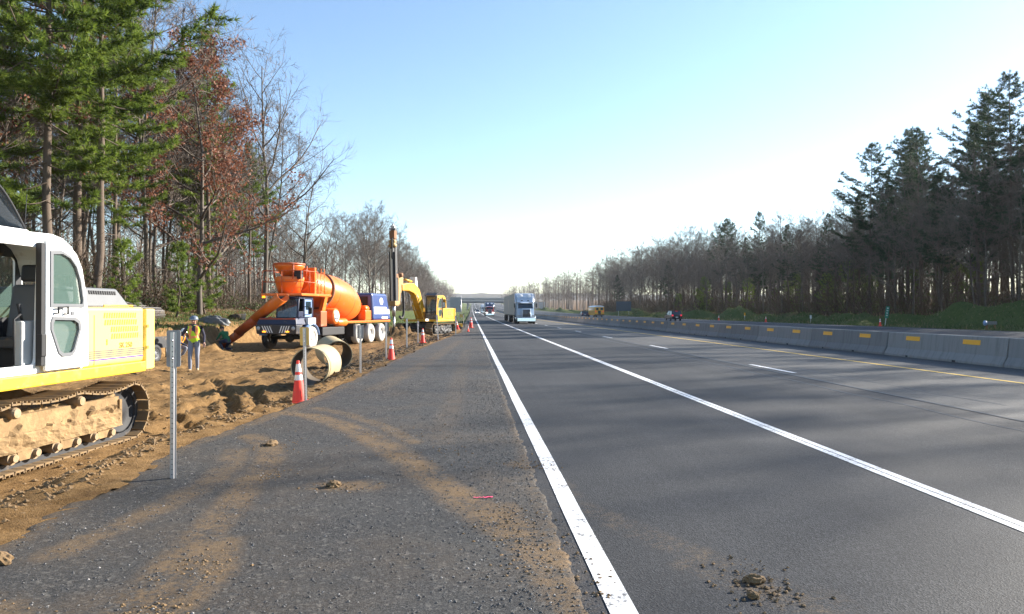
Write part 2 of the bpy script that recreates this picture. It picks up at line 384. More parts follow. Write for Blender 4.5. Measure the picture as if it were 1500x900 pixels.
def asphalt_mat(name, a, b, joint=None, vscale=85):
    s = NT(name); sep = s.n('ShaderNodeSeparateXYZ'); s.l(s.obj(), sep.inputs[0])
    vo = s.n('ShaderNodeTexVoronoi'); vo.inputs['Scale'].default_value = vscale; s.l(s.obj(), vo.inputs['Vector'])
    sc = s.n('ShaderNodeSeparateColor'); s.l(vo.outputs['Color'], sc.inputs[0])
    mp = s.n('ShaderNodeMapping'); mp.inputs['Scale'].default_value = (1.6, .05, 1); s.l(s.obj(), mp.inputs[0])
    streak = s.noise(1.0, 5, .6, mp.outputs[0]); blot = s.noise(.35, 5, .6)
    c = s.mix(s.math('POWER', sc.outputs[0], 1.6), [k * .72 for k in a], [k * 1.22 for k in b])
    c = s.mix(s.math('MULTIPLY', s.ramp(streak, .40, .66), .45), c, [k * .62 for k in a])
    c = s.mix(s.math('MULTIPLY', s.ramp(blot, .45, .7), .35), c, [k * 1.25 for k in b])
    wp = s.math('MULTIPLY_ADD', s.math('SINE', s.math('MULTIPLY', s.math('SUBTRACT', sep.outputs[0], .95), 2 * math.pi / 1.72)), .5, .5)
    c = s.mix(s.math('MULTIPLY', wp, s.math('MULTIPLY', s.ramp(s.noise(.8, 4, .6, mp.outputs[0]), .3, .7), .38)), c, [k * .55 for k in a])
    at = s.n('ShaderNodeAttribute'); at.attribute_name = 'dirt'
    k = s.math('MULTIPLY', at.outputs['Fac'], s.ramp(s.math('ADD', s.math('MULTIPLY', s.noise(30, 6, .8), .6), s.math('MULTIPLY', s.noise(3, 5, .7), .5)), .52, .76))
    c = s.mix(k, c, (.18, .122, .065))
    s.bump(s.math('ADD', vo.outputs['Distance'], s.noise(200, 2)), .5, .006)
    return s.out(c, .76, 0, .25)
def paint_mat(name, col, under=(.07, .068, .068), worn=.40):
    s = NT(name); n = s.noise(28, 6, .8); n2 = s.noise(3.2, 5, .7)
    f = s.ramp(s.math('ADD', s.math('MULTIPLY', n, .65), s.math('MULTIPLY', n2, .35)), worn, worn + .09)
    c = s.mix(f, under, col); c = s.mix(s.math('MULTIPLY', s.ramp(s.noise(1.1, 6, .7), .5, .75), .3), c, (.42, .36, .28))
    s.bump(s.noise(90, 3), .25, .004)
    return s.out(c, .7, 0, .3)
MT['ground'] = ground_mat(); MT['dirt'] = dirt_mat(); MT['shoulder'] = shoulder_mat()
MT['asphalt'] = asphalt_mat('dark_asphalt', (0.02952, 0.02952, 0.03198), (0.05412, 0.05412, 0.05658))
MT['oldasphalt'] = asphalt_mat('worn_grey_asphalt', (0.0697, 0.06806, 0.06642), (0.1066, 0.1041, 0.1009))
MT['farasphalt'] = asphalt_mat('far_carriageway_asphalt', (0.0574, 0.0574, 0.06068), (0.0861, 0.0861, 0.08938))
MT['linewhite'] = paint_mat('white_line_paint', (.78, .78, .78)); MT['lineyellow'] = paint_mat('yellow_line_paint', (.72, .46, .05), (.13, .13, .13))
MT['seal'] = mat('tar_seal', (.035, .034, .035), .5, 0, .3, 5)
# ground sheet to the horizon
gx = sorted(set([-3000, -1800, -1000, -600, -400, -280, -200, -150, -110, -85] + [-70 + 2.5 * i for i in range(17)] + [-28 + .7 * i for i in range(36)] + [-2.5, 0, 8, 15, 25, 35, 41] + [43 + .8 * i for i in range(26)] + [66 + 3 * i for i in range(12)] + [115, 150, 200, 280, 400, 600, 1000, 1800, 3000]))
gy = steps(-60, 20, 3.0, 1.0) + steps(20.7, 110, .8, 1.0)[1:] + steps(111, 5200, 1.2, 1.045)[1:]
def sheet_z(x, y):
    z = ground_z(x, y)
    if x < -.9: return z - .85 * sm(-15.6, -14.2, x) * (1 - sm(66, 72, y)) - .10 * sm(-2.2, -1.2, x) * sm(60, 75, y)
    if x < 46: return rise(y) - .35 if x < 44 else z - .35 * sm(45.2, 44, x)
    return z
tag(grid_obj('ground', gx, gy, sheet_z, MT['ground']), 'grassy verges and leaf littered ground on both sides of the highway', None, None, 'structure')
# dug strip of bare dirt on the left
dys = steps(-4, 18, .075, 1.0) + steps(18, DIRT_Y1, .08, 1.017)[1:]
dxs = [-16.8 + .30 * i for i in range(12)] + [-13.3 + .11 * i for i in range(37)] + [-9.3 + .072 * i for i in range(64)]
def damp(x, y):
    t = edge(y) - x
    return max(sm(17, 21, y) * sm(-6.2, -4.6, x) * (1 - sm(30, 40, y) * .5), .8 * math.exp(-((x + 5.2) ** 2 + (y - 52.8) ** 2) / 5))
DXA, DXB = -9.3 + .072 * 63, -9.3
def dxf(x, y):
    # the right part of the grid is stretched so that it always ends just under the shoulder
    if x <= DXB: return x
    return DXB + (x - DXB) * (edge(y) + .35 - DXB) / (DXA - DXB)
tag(grid_obj('dirt_ground', dxs, dys, dirt_z, MT['dirt'], None, damp, dxf), 'bare rutted dirt strip dug beside the shoulder', None, None, 'structure')
# shoulder
SMEAR = [([(-3.3, 12.0), (-2.5, 11.4), (-1.7, 10.2), (-1.0, 8.7), (-.5, 7.4), (-.05, 6.2), (.35, 5.3), (.75, 4.4)], .20, 1.0), ([(-2.6, 12.3), (-1.9, 11.4), (-1.2, 10.2), (-.7, 9.0)], .12, .7),
         ([(-2.9, 9.6), (-2.45, 8.9), (-2.2, 8.0), (-2.15, 7.2), (-2.0, 6.0), (-1.9, 4.6), (-1.8, 3.4)], .16, .8), ([(-2.75, 8.6), (-2.55, 7.8), (-2.5, 7.0), (-2.6, 6.0), (-2.8, 5.0)], .15, .65),
         ([(-1.75, 5.2), (-1.6, 4.6), (-1.65, 3.4)], .13, .8), ([(-1.4, 6.8), (-1.2, 6.75), (-1.0, 6.8)], .2, .9), ([(.5, 7.7), (.7, 7.6)], .15, .7),
         ([(-3.6, 7.5), (-3.4, 9.5), (-3.0, 12), (-2.8, 16)], .16, .55), ([(.25, 6.0), (.4, 5.0), (.55, 4.2), (.7, 3.3)], .16, .8), ([(-3.2, 4.2), (-2.6, 4.0)], .25, .6),
         ([(-2.0, 15), (-1.6, 20), (-1.2, 28), (-.6, 40)], .25, .35), ([(-.4, 9), (-.3, 16), (-.2, 30)], .2, .25), ([(.55, 3), (.62, 8), (.66, 14)], .10, .45)]
SB = [(min(p[0] for p in r[0]) - .6, max(p[0] for p in r[0]) + .6, min(p[1] for p in r[0]) - .6, max(p[1] for p in r[0]) + .6) for r in SMEAR]
def smear(x, y):
    a = 0.0
    for (pts, hw, st), (x0, x1, y0, y1) in zip(SMEAR, SB):
        if x0 < x < x1 and y0 < y < y1:
            d, _ = seg_d(x, y, pts); a = max(a, st * (1 - sm(hw * .4, hw * 1.5, d)))
    t = x - edge(y)
    return min(1, max(a, .9 * (1 - sm(.05, .55, t)), .22 * (fbm(x * .8, y * .8) + .3)))
def seam(y): return .655 + .035 * fbm(y * .9, 5.5) + .03 * fbm(y * 5, 1.5) + .015 * fbm(y * 17, 2.5)
def shoulder_z(x, y):
    t = x - edge(y)
    z = .012 + .012 * fbm(x * 1.1, y * .8) + .006 * fbm(x * 7, y * 7, 0, 3)
    z -= .10 * (1 - sm(-.02, .28, t)) + .026 * sm(seam(y) - .035, seam(y), x)
    return z + rise(y)
sy = steps(-3, 15, .06, 1.0) + steps(15, 900, .07, 1.03)[1:]
sxu = [i / 90 for i in range(90)] + [.994, 1.0]
SEAM = .62
tag(grid_obj('shoulder', sxu, sy, shoulder_z, MT['shoulder'], None, smear, lambda u, y: edge(y) - .04 + u * (seam(y) - edge(y) + .04)), 'dirt smeared shoulder of milled asphalt between the dug strip and the road', None, None, 'structure')
# carriageways
TREAD = [([(.95, 5.95), (1.25, 5.3), (1.55, 4.75), (1.75, 4.3)], .16, .8), ([(1.5, 4.6), (1.75, 4.2), (1.85, 3.9)], .2, 1.0), ([(.75, 8), (.95, 6.0)], .1, .4)]
def road_dirt(x, y):
    if x > 3 or y > 9: return 0.0
    a = 0
    for i, (pts, hw, st) in enumerate(TREAD):
        d, s = seg_d(x, y, pts); k = st * (1 - sm(hw * .6, hw * 1.2, d))
        if i == 0: k *= .45 + .55 * ((s / .11 + abs((d / hw)) * .8) % 1 < .55)
        a = max(a, k)
    return max(a, .5 * (1 - sm(.65, .8, x)) * sm(9, 4, y))
ry = steps(-8, 10, .08, 1.0) + steps(10, 1600, .1, 1.045)[1:]
rx = [.60 + .06 * i for i in range(24)] + [2.2, 3, 4, 5, 6, 7, 8.22]
road = tag(grid_obj('road', rx, ry, lambda x, y: rise(y), MT['asphalt'], None, road_dirt), 'dark asphalt highway lanes with white lines', None, None, 'structure')
ry2 = steps(-8, 1600, .6, 1.05)
lane3 = tag(grid_obj('inner_lane', [8.20, 9.5, 11, 12.5, 14, 15.5, 16.4], ry2, lambda x, y: rise(y) + .004, MT['oldasphalt'], None, lambda x, y: 0.0), 'paler worn asphalt of the lane beside the barrier', None, None, 'structure')
tag(grid_obj('opposite_carriageway', [15.4, 20, 25, 30, 35, 40, 44.6, 45.0], ry2, lambda x, y: rise(y) - .012 - (.2 if x > 44.8 else 0), MT['farasphalt'], None, lambda x, y: 0.0), 'asphalt of the opposite carriageway beyond the barrier', None, None, 'structure')
def line(name, x, wd, y0, y1, m, parent, dz=.005, wob=.0):
    ys = steps(y0, y1, .5 if y1 - y0 > 5 else .4, 1.05 if y1 - y0 > 5 else 1.0)
    return grid_obj(name, [-wd / 2, -wd / 6, wd / 6, wd / 2], ys, lambda a, b: rise(b) + dz, m, parent, None, lambda u, b: x + u + wob * fbm(b * .7, x))
line('edge_line', .83, .155, -6, 1500, MT['linewhite'], road, .005, .01)
line('lane_line', 4.145, .085, -6, 1500, MT['linewhite'], road, .005, .008); line('lane_line', 4.245, .085, -6, 1500, MT['linewhite'], road, .005, .008)
for k in range(-1, 32):
    y0 = 18.6 + 12.4 * k
    line('lane_dash', 8.58, .15, y0, y0 + 3.05, MT['linewhite'], lane3, .009)
line('edge_line', 12.55, .14, -6, 1500, MT['lineyellow'], lane3, .009, .008)
line('tar_joint', 8.235, .07, -6, 500, MT['seal'], lane3, .0075, .05); line('tar_joint', 7.6, .045, 6, 300, MT['seal'], road, .0035, .10); line('tar_joint', 9.3, .035, 12, 60, MT['seal'], lane3, .0075, .12)
line('edge_line', 28.0, .15, -6, 900, MT['linewhite'], lane3, .003); line('edge_line', 41.5, .15, -6, 900, MT['linewhite'], lane3, .003)
# pink survey paint on the shoulder
s_ = NT('pink_survey_paint'); MT['pink'] = s_.out((.75, .05, .16), .8)
b = MB()
vs = []
for i in range(15):
    x = .02 + .012 * i; y = 6.30 + random.gauss(0, .008); a = random.uniform(.006, .022); vs += [(x, y - a, shoulder_z(x, y) + .007), (x, y + a, shoulder_z(x, y) + .007)]
b.add(vs, [(2 * i, 2 * i + 2, 2 * i + 3, 2 * i + 1) for i in range(14)])
tag(b.build('survey_paint_mark', MT['pink']), 'small pink survey paint mark sprayed on the shoulder by the white edge line', 'paint mark')
# loose chips on the shoulder, clods and crumbs of dirt
def lump(bm_, c, r, mi=0, flat=.7):
    base = [(1, 0, 0), (-1, 0, 0), (0, 1, 0), (0, -1, 0), (0, 0, 1), (.7, .7, .3), (-.7, .7, .3), (-.7, -.7, .3), (.7, -.7, .3)]
    vs = [(c[0] + p[0] * r * random.uniform(.6, 1.25), c[1] + p[1] * r * random.uniform(.6, 1.25), c[2] + (p[2] * flat * random.uniform(.7, 1.3) - .25) * r) for p in base]
    bm_.add(vs, [(0, 5, 8), (2, 6, 5), (1, 7, 6), (3, 8, 7), (4, 5, 6), (4, 6, 7), (4, 7, 8), (4, 8, 5), (0, 2, 5), (2, 1, 6), (1, 3, 7), (3, 0, 8)], mi)
MT['chip'] = mat('loose_stone_chips', (0.082, 0.07954, 0.07708), .85, 0, .5, 40); MT['palechip'] = mat('pale_stone_chips', (0.2624, 0.246, 0.2296), .85, 0, .3, 40)
MT['clod'] = mat('dry_dirt_clod', (0.164, 0.1025, 0.04756), .95, 0, .35, 14, .9, 40); MT['darkclod'] = mat('damp_dirt_clod', (0.0697, 0.0492, 0.03116), .95, 0, .3, 14, .9, 40)
b = MB()
for i in range(8000):
    y = 3.0 + 14 * random.random() ** 1.7; x = random.uniform(edge(y) + .1, SEAM - .02)
    if random.random() < .25: x = random.gauss(.35, .22)
    if x > .75: continue
    r = random.uniform(.004, .010) * (1 + .03 * y)
    lump(b, (x, y, shoulder_z(min(x, .6), y) + r * .3), r, 1 if random.random() < .10 else 0)
tag(b.build('loose_chips', [MT['chip'], MT['palechip']]), 'loose stone chips scattered over the shoulder', None, None, 'stuff')
b = MB()
for i in range(7500):
    y = 3.5 + 50 * random.random() ** 2; e = edge(y)
    x = e - abs(random.gauss(0, 1.0)) if random.random() < .6 else random.uniform(-12.8, e)
    if -8.6 < x < -5.6 and 7 < y < 12.6: continue
    r = random.uniform(.012, .05) * (.8 + .015 * y); dark = damp(x, y) > .4
    if dark: r *= 1.35
    lump(b, (x, y, dirt_z(x, y) + r * .2), r, 1 if dark and random.random() < .75 else 0)
tag(b.build('dirt_crumbs', [MT['clod'], MT['darkclod']]), 'crumbs of soil strewn over the dug strip', None, None, 'stuff')
b = MB()
for (cx, cy, sx_, sy_, n) in ((-1.25, 6.75, .16, .1, 90), (-2.0, 7.3, .1, .12, 60), (-1.72, 4.75, .1, .14, 80), (-1.78, 4.05, .12, .1, 60), (.62, 7.65, .14, .12, 90), (.3, 5.2, .18, .5, 150), (1.7, 4.2, .14, .2, 150), (-3.0, 4.05, .3, .12, 120), (-.2, 8.4, .3, .5, 80), (-2.4, 9.0, .2, .3, 60), (.75, 4.4, .06, .5, 40), (-1.0, 9.5, .5, .6, 80)):
    for i in range(n):
        x = random.gauss(cx, sx_); y = random.gauss(cy, sy_); r = random.uniform(.004, .016)
        z = shoulder_z(x, y) if x < SEAM else rise(y) + .005
        lump(b, (x, y, z + r * .2), r)
tag(b.build('tracked_dirt', MT['clod']), 'crumbs of tracked dirt on the shoulder and lane', None, None, 'stuff')
def clod(x, y, r, label, sc=(1.4, 1, .7)):
    bm_ = bmesh.new(); bmesh.ops.create_icosphere(bm_, subdivisions=3, radius=1)
    sd = random.uniform(0, 50)
    for v in bm_.verts:
        k = 1 + .38 * mnoise.noise(v.co * 1.6 + Vector((sd, 0, 0))) + .26 * mnoise.noise(v.co * 4.5 + Vector((0, sd, 0)))
        v.co = Vector((v.co.x * sc[0], v.co.y * sc[1], v.co.z * sc[2])) * r * k
    me = bpy.data.meshes.new('dirt_clod'); bm_.to_mesh(me); bm_.free(); me.materials.append(MT['clod'])
    o = bpy.data.objects.new('dirt_clod', me); COL.objects.link(o)
    o.location = (x, y, (shoulder_z(x, y) if x < SEAM else rise(y)) + r * sc[2] * .55); o.rotation_euler = (0, 0, random.uniform(0, 3))
    return tag(o, label, 'clod')
clod(-3.05, 4.85, .055, 'fist sized dry dirt clod lying alone on the dark shoulder', (1.7, 1, .8))
clod(-2.75, 4.02, .05, 'larger crumbling dirt clod in the pile at the shoulder', (1.3, 1, .8)); clod(-1.28, 6.78, .06, 'dirt clod in the crumbled patch in the middle of the shoulder', (1.3, 1, .6))
clod(-2.45, 8.95, .07, 'flat brown clod on the dirt smear near the grey post', (1.6, 1, .55)); clod(1.72, 4.28, .045, 'dirt clod dropped on the dark lane beyond the edge line', (1.3, 1, .7)); clod(1.62, 4.05, .03, 'small pale clod beside the bigger one on the dark lane', (1.2, 1, .8))
# ---------------------------------------------------------------- median barrier
def concrete_mat():
    s = NT('barrier_concrete'); oi = s.n('ShaderNodeObjectInfo'); mp = s.n('ShaderNodeMapping'); mp.inputs['Scale'].default_value = (1, 5, .35); s.l(s.obj(), mp.inputs[0])
    ofs = s.n('ShaderNodeVectorMath'); ofs.operation = 'ADD'; s.l(mp.outputs[0], ofs.inputs[0]); cb = s.n('ShaderNodeCombineXYZ'); s.l(s.math('MULTIPLY', oi.outputs['Random'], 90), cb.inputs[1]); s.l(cb.outputs[0], ofs.inputs[1])
    c = s.mix(oi.outputs['Random'], (.19, .19, .188), (.28, .275, .265))
    c = s.mix(s.math('MULTIPLY', s.ramp(s.noise(1.6, 6, .7, ofs.outputs[0]), .48, .72), .6), c, (.11, .11, .11))
    c = s.mix(s.math('MULTIPLY', s.ramp(s.noise(9, 6, .8, ofs.outputs[0]), .58, .72), .5), c, (.36, .355, .34))
    s.bump(s.noise(35, 5, .7), .5, .012); return s.out(c, .88, 0, .25)
MT['concrete'] = concrete_mat()
MT['panel'] = mat('amber_reflector_panel', (.88, .42, .02), .45, 0, .12, 3, dirt=.1, dcol=(.2, .15, .1))
def make_barrier():
    root = empty('barrier_segment', (0, 0, 0), 0, 'grey concrete median barrier segment with two amber reflector panels', 'barrier', 'concrete segments of the median barrier')
    prof = [(-.305, 0), (-.305, .075), (-.175, .30), (-.105, .84), (-.085, .86), (.085, .86), (.105, .84), (.175, .30), (.305, .075), (.305, 0)]
    b = MB(); n = len(prof); L = 3.015
    ys = [-L, -L + .05, -1.6, -1.2, 1.2, 1.6, L - .05, L]; vs = []
    for j, y in enumerate(ys):
        k = .93 if j in (0, len(ys) - 1) else 1.0
        for i, (px, pz) in enumerate(prof):
            z = pz
            vs.append((px * k, y, z))
    fs = [(j * n + i, j * n + (i + 1) % n, (j + 1) * n + (i + 1) % n, (j + 1) * n + i) for j in range(len(ys) - 1) for i in range(n)]
    fs += [tuple(range(n))[::-1], tuple((len(ys) - 1) * n + i for i in range(n))]
    b.add(vs, fs); b.build('concrete_body', MT['concrete'], root)
    for y in (-1.5, 1.5):
        c = MB(); x0, x1 = -.105 - .070 * (.84 - .58) / .54 - .012, -.105 - .070 * (.84 - .75) / .54 - .012
        c.add([(x0, y - .39, .595), (x0, y + .39, .595), (x1, y + .39, .745), (x1, y - .39, .745), (x0 + .014, y - .39, .595), (x0 + .014, y + .39, .595), (x1 + .014, y + .39, .745), (x1 + .014, y - .39, .745)],
              [(0, 1, 2, 3), (4, 7, 6, 5), (0, 4, 5, 1), (3, 2, 6, 7), (0, 3, 7, 4), (1, 5, 6, 2)])
        c.build('reflector', MT['panel'], root)
    c = MB(); c.box((-.31, -.9, .035), (.02, .14, .07)); c.build('drain_slot', MT['black'], root); c = MB(); c.box((-.31, 1.6, .035), (.02, .1, .06)); c.build('drain_slot', MT['black'], root)
    return root
bar = make_barrier()
Y0 = 20.15 - 3.045 - 6.09 * 4
for k in range(75):
    o = bar if k == 0 else copy_tree(bar)
    y = Y0 + 6.09 * k
    o.location = (15.83 + random.uniform(-.012, .012), y, rise(y) + .002); o.rotation_euler = (math.atan((rise(y + 3) - rise(y - 3)) / 6), 0, random.uniform(-.003, .003))
# ---------------------------------------------------------------- delineator posts along the shoulder
MT['plateback'] = mat('dull_aluminium_plate', (.34, .32, .31), .6, .4, .1, 8, dirt=.1); MT['plateyellow'] = mat('amber_delineator_face', (.70, .45, .12), .5)
def make_post(x, y, h, pw, ph, label, face=0, lean=(0, 0), rz=0.0, plate=True):
    z0 = shoulder_z(x, y) if x > edge(y) else dirt_z(x, y)
    root = empty('delineator_post', (x, y, z0), rz, label, 'marker post', 'delineator posts along the shoulder edge'); root.rotation_euler = (lean[0], lean[1], rz)
    b = MB()                                     # flanged U channel with holes punched down the web
    prof = [(-.030, .012), (-.018, .012), (-.013, -.012), (.013, -.012), (.018, .012), (.030, .012), (.030, .016), (.015, .016), (.010, -.008), (-.010, -.008), (-.015, .016), (-.030, .016)]
    n = len(prof); zs = [-.25, h]
    b.add([(px, py, z) for z in zs for px, py in prof], [(i, (i + 1) % n, n + (i + 1) % n, n + i) for i in range(n)] + [tuple(range(n))[::-1], tuple(range(n, 2 * n))])
    p = b.build('channel_post', MT['steel'], root)
    c = MB()
    for i in range(int(h / .05) - 1): c.box((0, -.0125, .04 + i * .05), (.009, .003, .009))
    c.build('punched_hole', MT['black'], p)['kind'] = 'stuff'
    if plate:
        c = MB(); c.plate([rrect(-pw / 2, pw / 2, h - ph - .02, h + .02, .02)], .006, lambda u, v, w_: (u, .017 + w_, v), 0)
        q = c.build('delineator_plate', MT['plateback'] if not face else MT['plateyellow'], root)
        c = MB(); 
        for zz in (h - ph * .25, h - ph * .8): c.lathe([(.0, .012), (.009, .012), (.011, 0)], 8, Matrix.Translation((0, -.014, zz)) @ Matrix.Rotation(R(90), 4, 'X'))
        c.build('bolt', MT['steel'], q)
    return root
make_post(-2.92, 7.2, 1.43, .135, .32, 'tall galvanised marker post with grey plate beside the white cab excavator', 0, (0, .0))
make_post(-3.10, 13.62, 1.36, .17, .30, 'galvanised marker post with tan plate touching the cone nearest the pipes', 1, (0, -.02))
make_post(-2.94, 19.2, 1.33, .17, .32, 'galvanised marker post with grey plate right beside the two big pipes')
make_post(-2.98, 25.3, 1.30, .12, .30, 'galvanised marker post beside the cone behind the mixer truck')
make_post(-2.88, 32.2, 1.30, .10, .28, 'thin marker post between the mixer truck and the drill auger'); make_post(-2.85, 38.5, 1.25, .10, .28, 'thin marker post next to the cone in front of the drill rig')
make_post(-1.95, 42.3, 1.45, .13, .30, 'marker post with grey plate in front of the drill rig cab', 0, (0, -.06)); make_post(-1.08, 49.5, 1.3, .12, .3, 'marker post beside the tail of the drill rig')
make_post(-.75, 68, 1.3, .12, .3, 'last marker post beyond the drill rig beside the paired cones')
# ---------------------------------------------------------------- traffic cones
def make_cone(x, y, label, s=1.0, tilt=(0, 0), z=None, rz=.3):
    z0 = z if z is not None else (shoulder_z(x, y) if x > edge(y) - .1 else dirt_z(x, y)) + .012
    root = empty('traffic_cone', (x, y, z0), rz, label, 'cone', 'orange traffic cones'); root.rotation_euler = (tilt[0], tilt[1], rz); root.scale = (s, s, s)
    b = MB(); b.plate([rrect(-.19, .19, -.19, .19, .04)], .035, lambda u, v, w_: (u, v, w_)); b.build('base', MT['cone'], root, .006)
    def rr(z): return lerp(.145, .030, (z - .035) / .83)
    def ring(z0_, z1_, e=0.0): return [(rr(z0_) + e, z0_), (rr(z1_) + e, z1_)]
    b = MB(); b.lathe([(.155, .035), (.150, .055)] + ring(.06, .86) + [(.022, .865), (.022, .80)], 20); b.build('cone_body', MT['cone'], root)
    b = MB(); b.lathe(ring(.47, .58, .003), 20); b.build('reflective_band', MT['refl'], root)
    b = MB(); b.lathe(ring(.64, .80, .003), 20); b.build('reflective_band', MT['refl'], root)
    return root
make_cone(-3.24, 13.75, 'orange traffic cone touching the tan marker post in front of the pipes', .92, (.02, -.04)); make_cone(-2.78, 25.1, 'orange cone by the marker post behind the mixer truck', .92)
make_cone(-2.5, 37.1, 'orange cone standing in the dirt in front of the drill rig', .85); make_cone(-1.2, 64.3, 'leaning orange cone behind the tail of the drill rig', .95, (0, -.18))
make_cone(-.02, 69.3, 'brighter orange cone beside the white edge line beyond the drill rig', 1.15); make_cone(-.1, 75, 'farther of the two cones in line beside the edge line', 1.1); make_cone(-.25, 57, 'knocked low orange cone base at the shoulder edge past the drill rig', .55)
for (x, y, lb) in ((44.8, 76.3, 'orange cone at the far pavement edge below the tilted green sign'), (44.0, 105, 'small orange cone on the far carriageway near the grass mound'), (44.2, 126, 'tiny orange cone beside the white marker on the far verge')):
    make_cone(x, y, lb, 1.0, z=rise(y) + .0)
# ---------------------------------------------------------------- casing pipes
MT['pipeout'] = mat('tan_dusty_steel_casing', (.42, .33, .19), .7, 0, .14, 3, .25, 14, dirt=.2, ds=2, dcol=(.36, .26, .14)); MT['pipeshade'] = mat('shade_dark_pipe_inside', (.10, .075, .05), .8, .2, .3, 4)  # inside wall coloured darker to hold the shade within the pipe
def make_pipe(a, b_, r, label):
    a = Vector(a); b_ = Vector(b_); d = b_ - a; L = d.length
    root = empty('casing_pipe', a, 0, label, 'pipe', 'short casing pipes on the dirt'); root.rotation_euler = d.to_track_quat('Z', 'Y').to_euler()
    b = MB(); n = 56; pr = [(r, 0)]
    for k in range(1, 15): pr.append((r + (.006 if k % 7 == 3 else .0), L * k / 15))
    b.lathe(pr + [(r, L)], n); b.build('outer_wall', MT['pipeout'], root)
    b = MB(); b.lathe([(r - .028, 0), (r - .028, L * .5), (r - .028, L)], n); b.build('inner_wall', MT['pipeshade'], root)
    b = MB(); b.lathe([(r - .028, 0), (r - .014, -.004), (r, 0)], n); b.build('rim', MT['pipeout'], root)
    b = MB(); b.lathe([(r - .028, L), (r - .014, L + .004), (r, L)], n); b.build('rim', MT['pipeout'], root)
    return root
make_pipe((-4.17, 18.8, dirt_z(-4.17, 18.8) + .52), (-4.06, 19.95, dirt_z(-4.06, 19.95) + .52), .505, 'nearer tan steel casing pipe lying on the dirt by the cone')
make_pipe((-4.48, 24.4, dirt_z(-4.48, 24.4) + .49), (-5.0, 25.6, dirt_z(-5.0, 25.6) + .49), .495, 'farther casing pipe with dark open end beside the mixer truck')
# ---------------------------------------------------------------- signs
MT['signback'] = mat('weathered_aluminium_sign_back', (.36, .38, .41), .5, .3, .08); MT['green'] = mat('green_sign_sheeting', (.01, .20, .13), .5); MT['signdark'] = mat('dark_sign_back', (.06, .09, .12), .6)
def sign(name, x, y, w_, h_, z0, m, posts, label, tilt=(0, 0), t=.03, post_m='steel'):
    gz = ground_z(x, y) if not (-.9 <= x <= 44) else rise(y)
    root = empty(name, (x, y, gz), 0, label, 'sign'); root.rotation_euler = (tilt[0], tilt[1], 0)
    b = MB(); b.plate([rrect(-w_ / 2, w_ / 2, z0, z0 + h_, .05)], t, lambda u, v, k: (u, k, v)); p = b.build('sign_panel', MT[m], root)
    for px in posts:
        b = MB(); b.box((px, .09, (z0 + h_) / 2 - .1), (.07, .07, z0 + h_ + .1)); b.build('post', MT[post_m], root)
    return root, p
r_, p_ = sign('road_sign', -2.0, 92, 1.5, 1.9, 1.65, 'signback', [-.45, .45], 'plain grey back of a large road sign standing past the drill rig')
b = MB(); b.box((0, -.02, 2.3), (1.4, .04, .05)); b.box((0, -.02, 3.0), (1.4, .04, .05)); b.build('stiffener', MT['signback'], p_)
r_, p_ = sign('road_sign', -1.15, 80, .35, .35, 1.0, 'plateyellow', [0], 'small yellow marker sign on a thin pole past the drill rig')
b = MB(); b.tube([(0, .03, -.2), (0, .03, 3.4)], .03, 6); b.build('pole', MT['steel'], r_)
r_, p_ = sign('mile_marker', 47.3, 79.5, .42, 1.35, .9, 'green', [0], 'narrow green mile marker sign tilted on the far verge', (0, .14))
for (zz, ww) in ((2.0, .24), (1.72, .20), (1.44, .20), (1.16, .20)):
    b = MB(); b.box((0, -.004, zz), (ww * .8, .004, .035)); b.box((-.06, -.004, zz + .07), (.05, .004, .10)); b.box((.06, -.004, zz + .07), (.05, .004, .10)); b.build('sign_legend', MT['wpaint'], p_)
r_, p_ = sign('road_sign', 46.5, 217, 4.6, 2.9, 1.6, 'signdark', [-1.6, 1.6], 'broad dark back of a guide sign in front of the far trees')
b = MB()
for k in range(3): b.box((0, -.03, 2.0 + k), (4.5, .05, .06))
b.build('stiffener', MT['signdark'], p_)
def small_marker(x, y, h, m, label, cat='marker post'):
    root = empty('verge_marker', (x, y, ground_z(x, y)), 0, label, cat); b = MB(); b.tube([(0, 0, -.2), (0, 0, h)], .03, 6); b.build('stake', MT['steel'], root)
    b = MB(); b.plate([rrect(-.13, .13, h - .42, h + .05, .03)], .02, lambda u, v, k: (u, -.05 + k, v)); b.build('marker_plate', m, root)
small_marker(46.6, 120, 1.3, MT['panel'], 'orange marker plate on a stake in front of the far grass mounds'); small_marker(47.0, 97, 1.1, MT['wpaint'], 'small white marker plate on the far green verge')
def guard_stub():
    root = empty('guardrail_end', (47.2, 62.0, ground_z(47.2, 62.0)), R(20), 'short grey guardrail end standing in the far dark verge', 'guardrail'); b = MB()
    b.plate([rrect(-1.6, .1, .45, .75, .05)], .04, lambda u, v, k: (u, k, v)); b.build('rail', MT['plateback'], root)
    b = MB(); b.lathe([(.0, .14), (.22, .12), (.24, 0), (.0, -.02)], 14, Matrix.Translation((-1.6, 0, .6)) @ Matrix.Rotation(R(90), 4, 'X')); b.build('end_terminal', MT['lblue'], root)
    for x in (-1.2, -.1): b = MB(); b.box((x, .08, .3), (.12, .1, 1.0)); b.build('post', MT['rust'], root)
guard_stub()
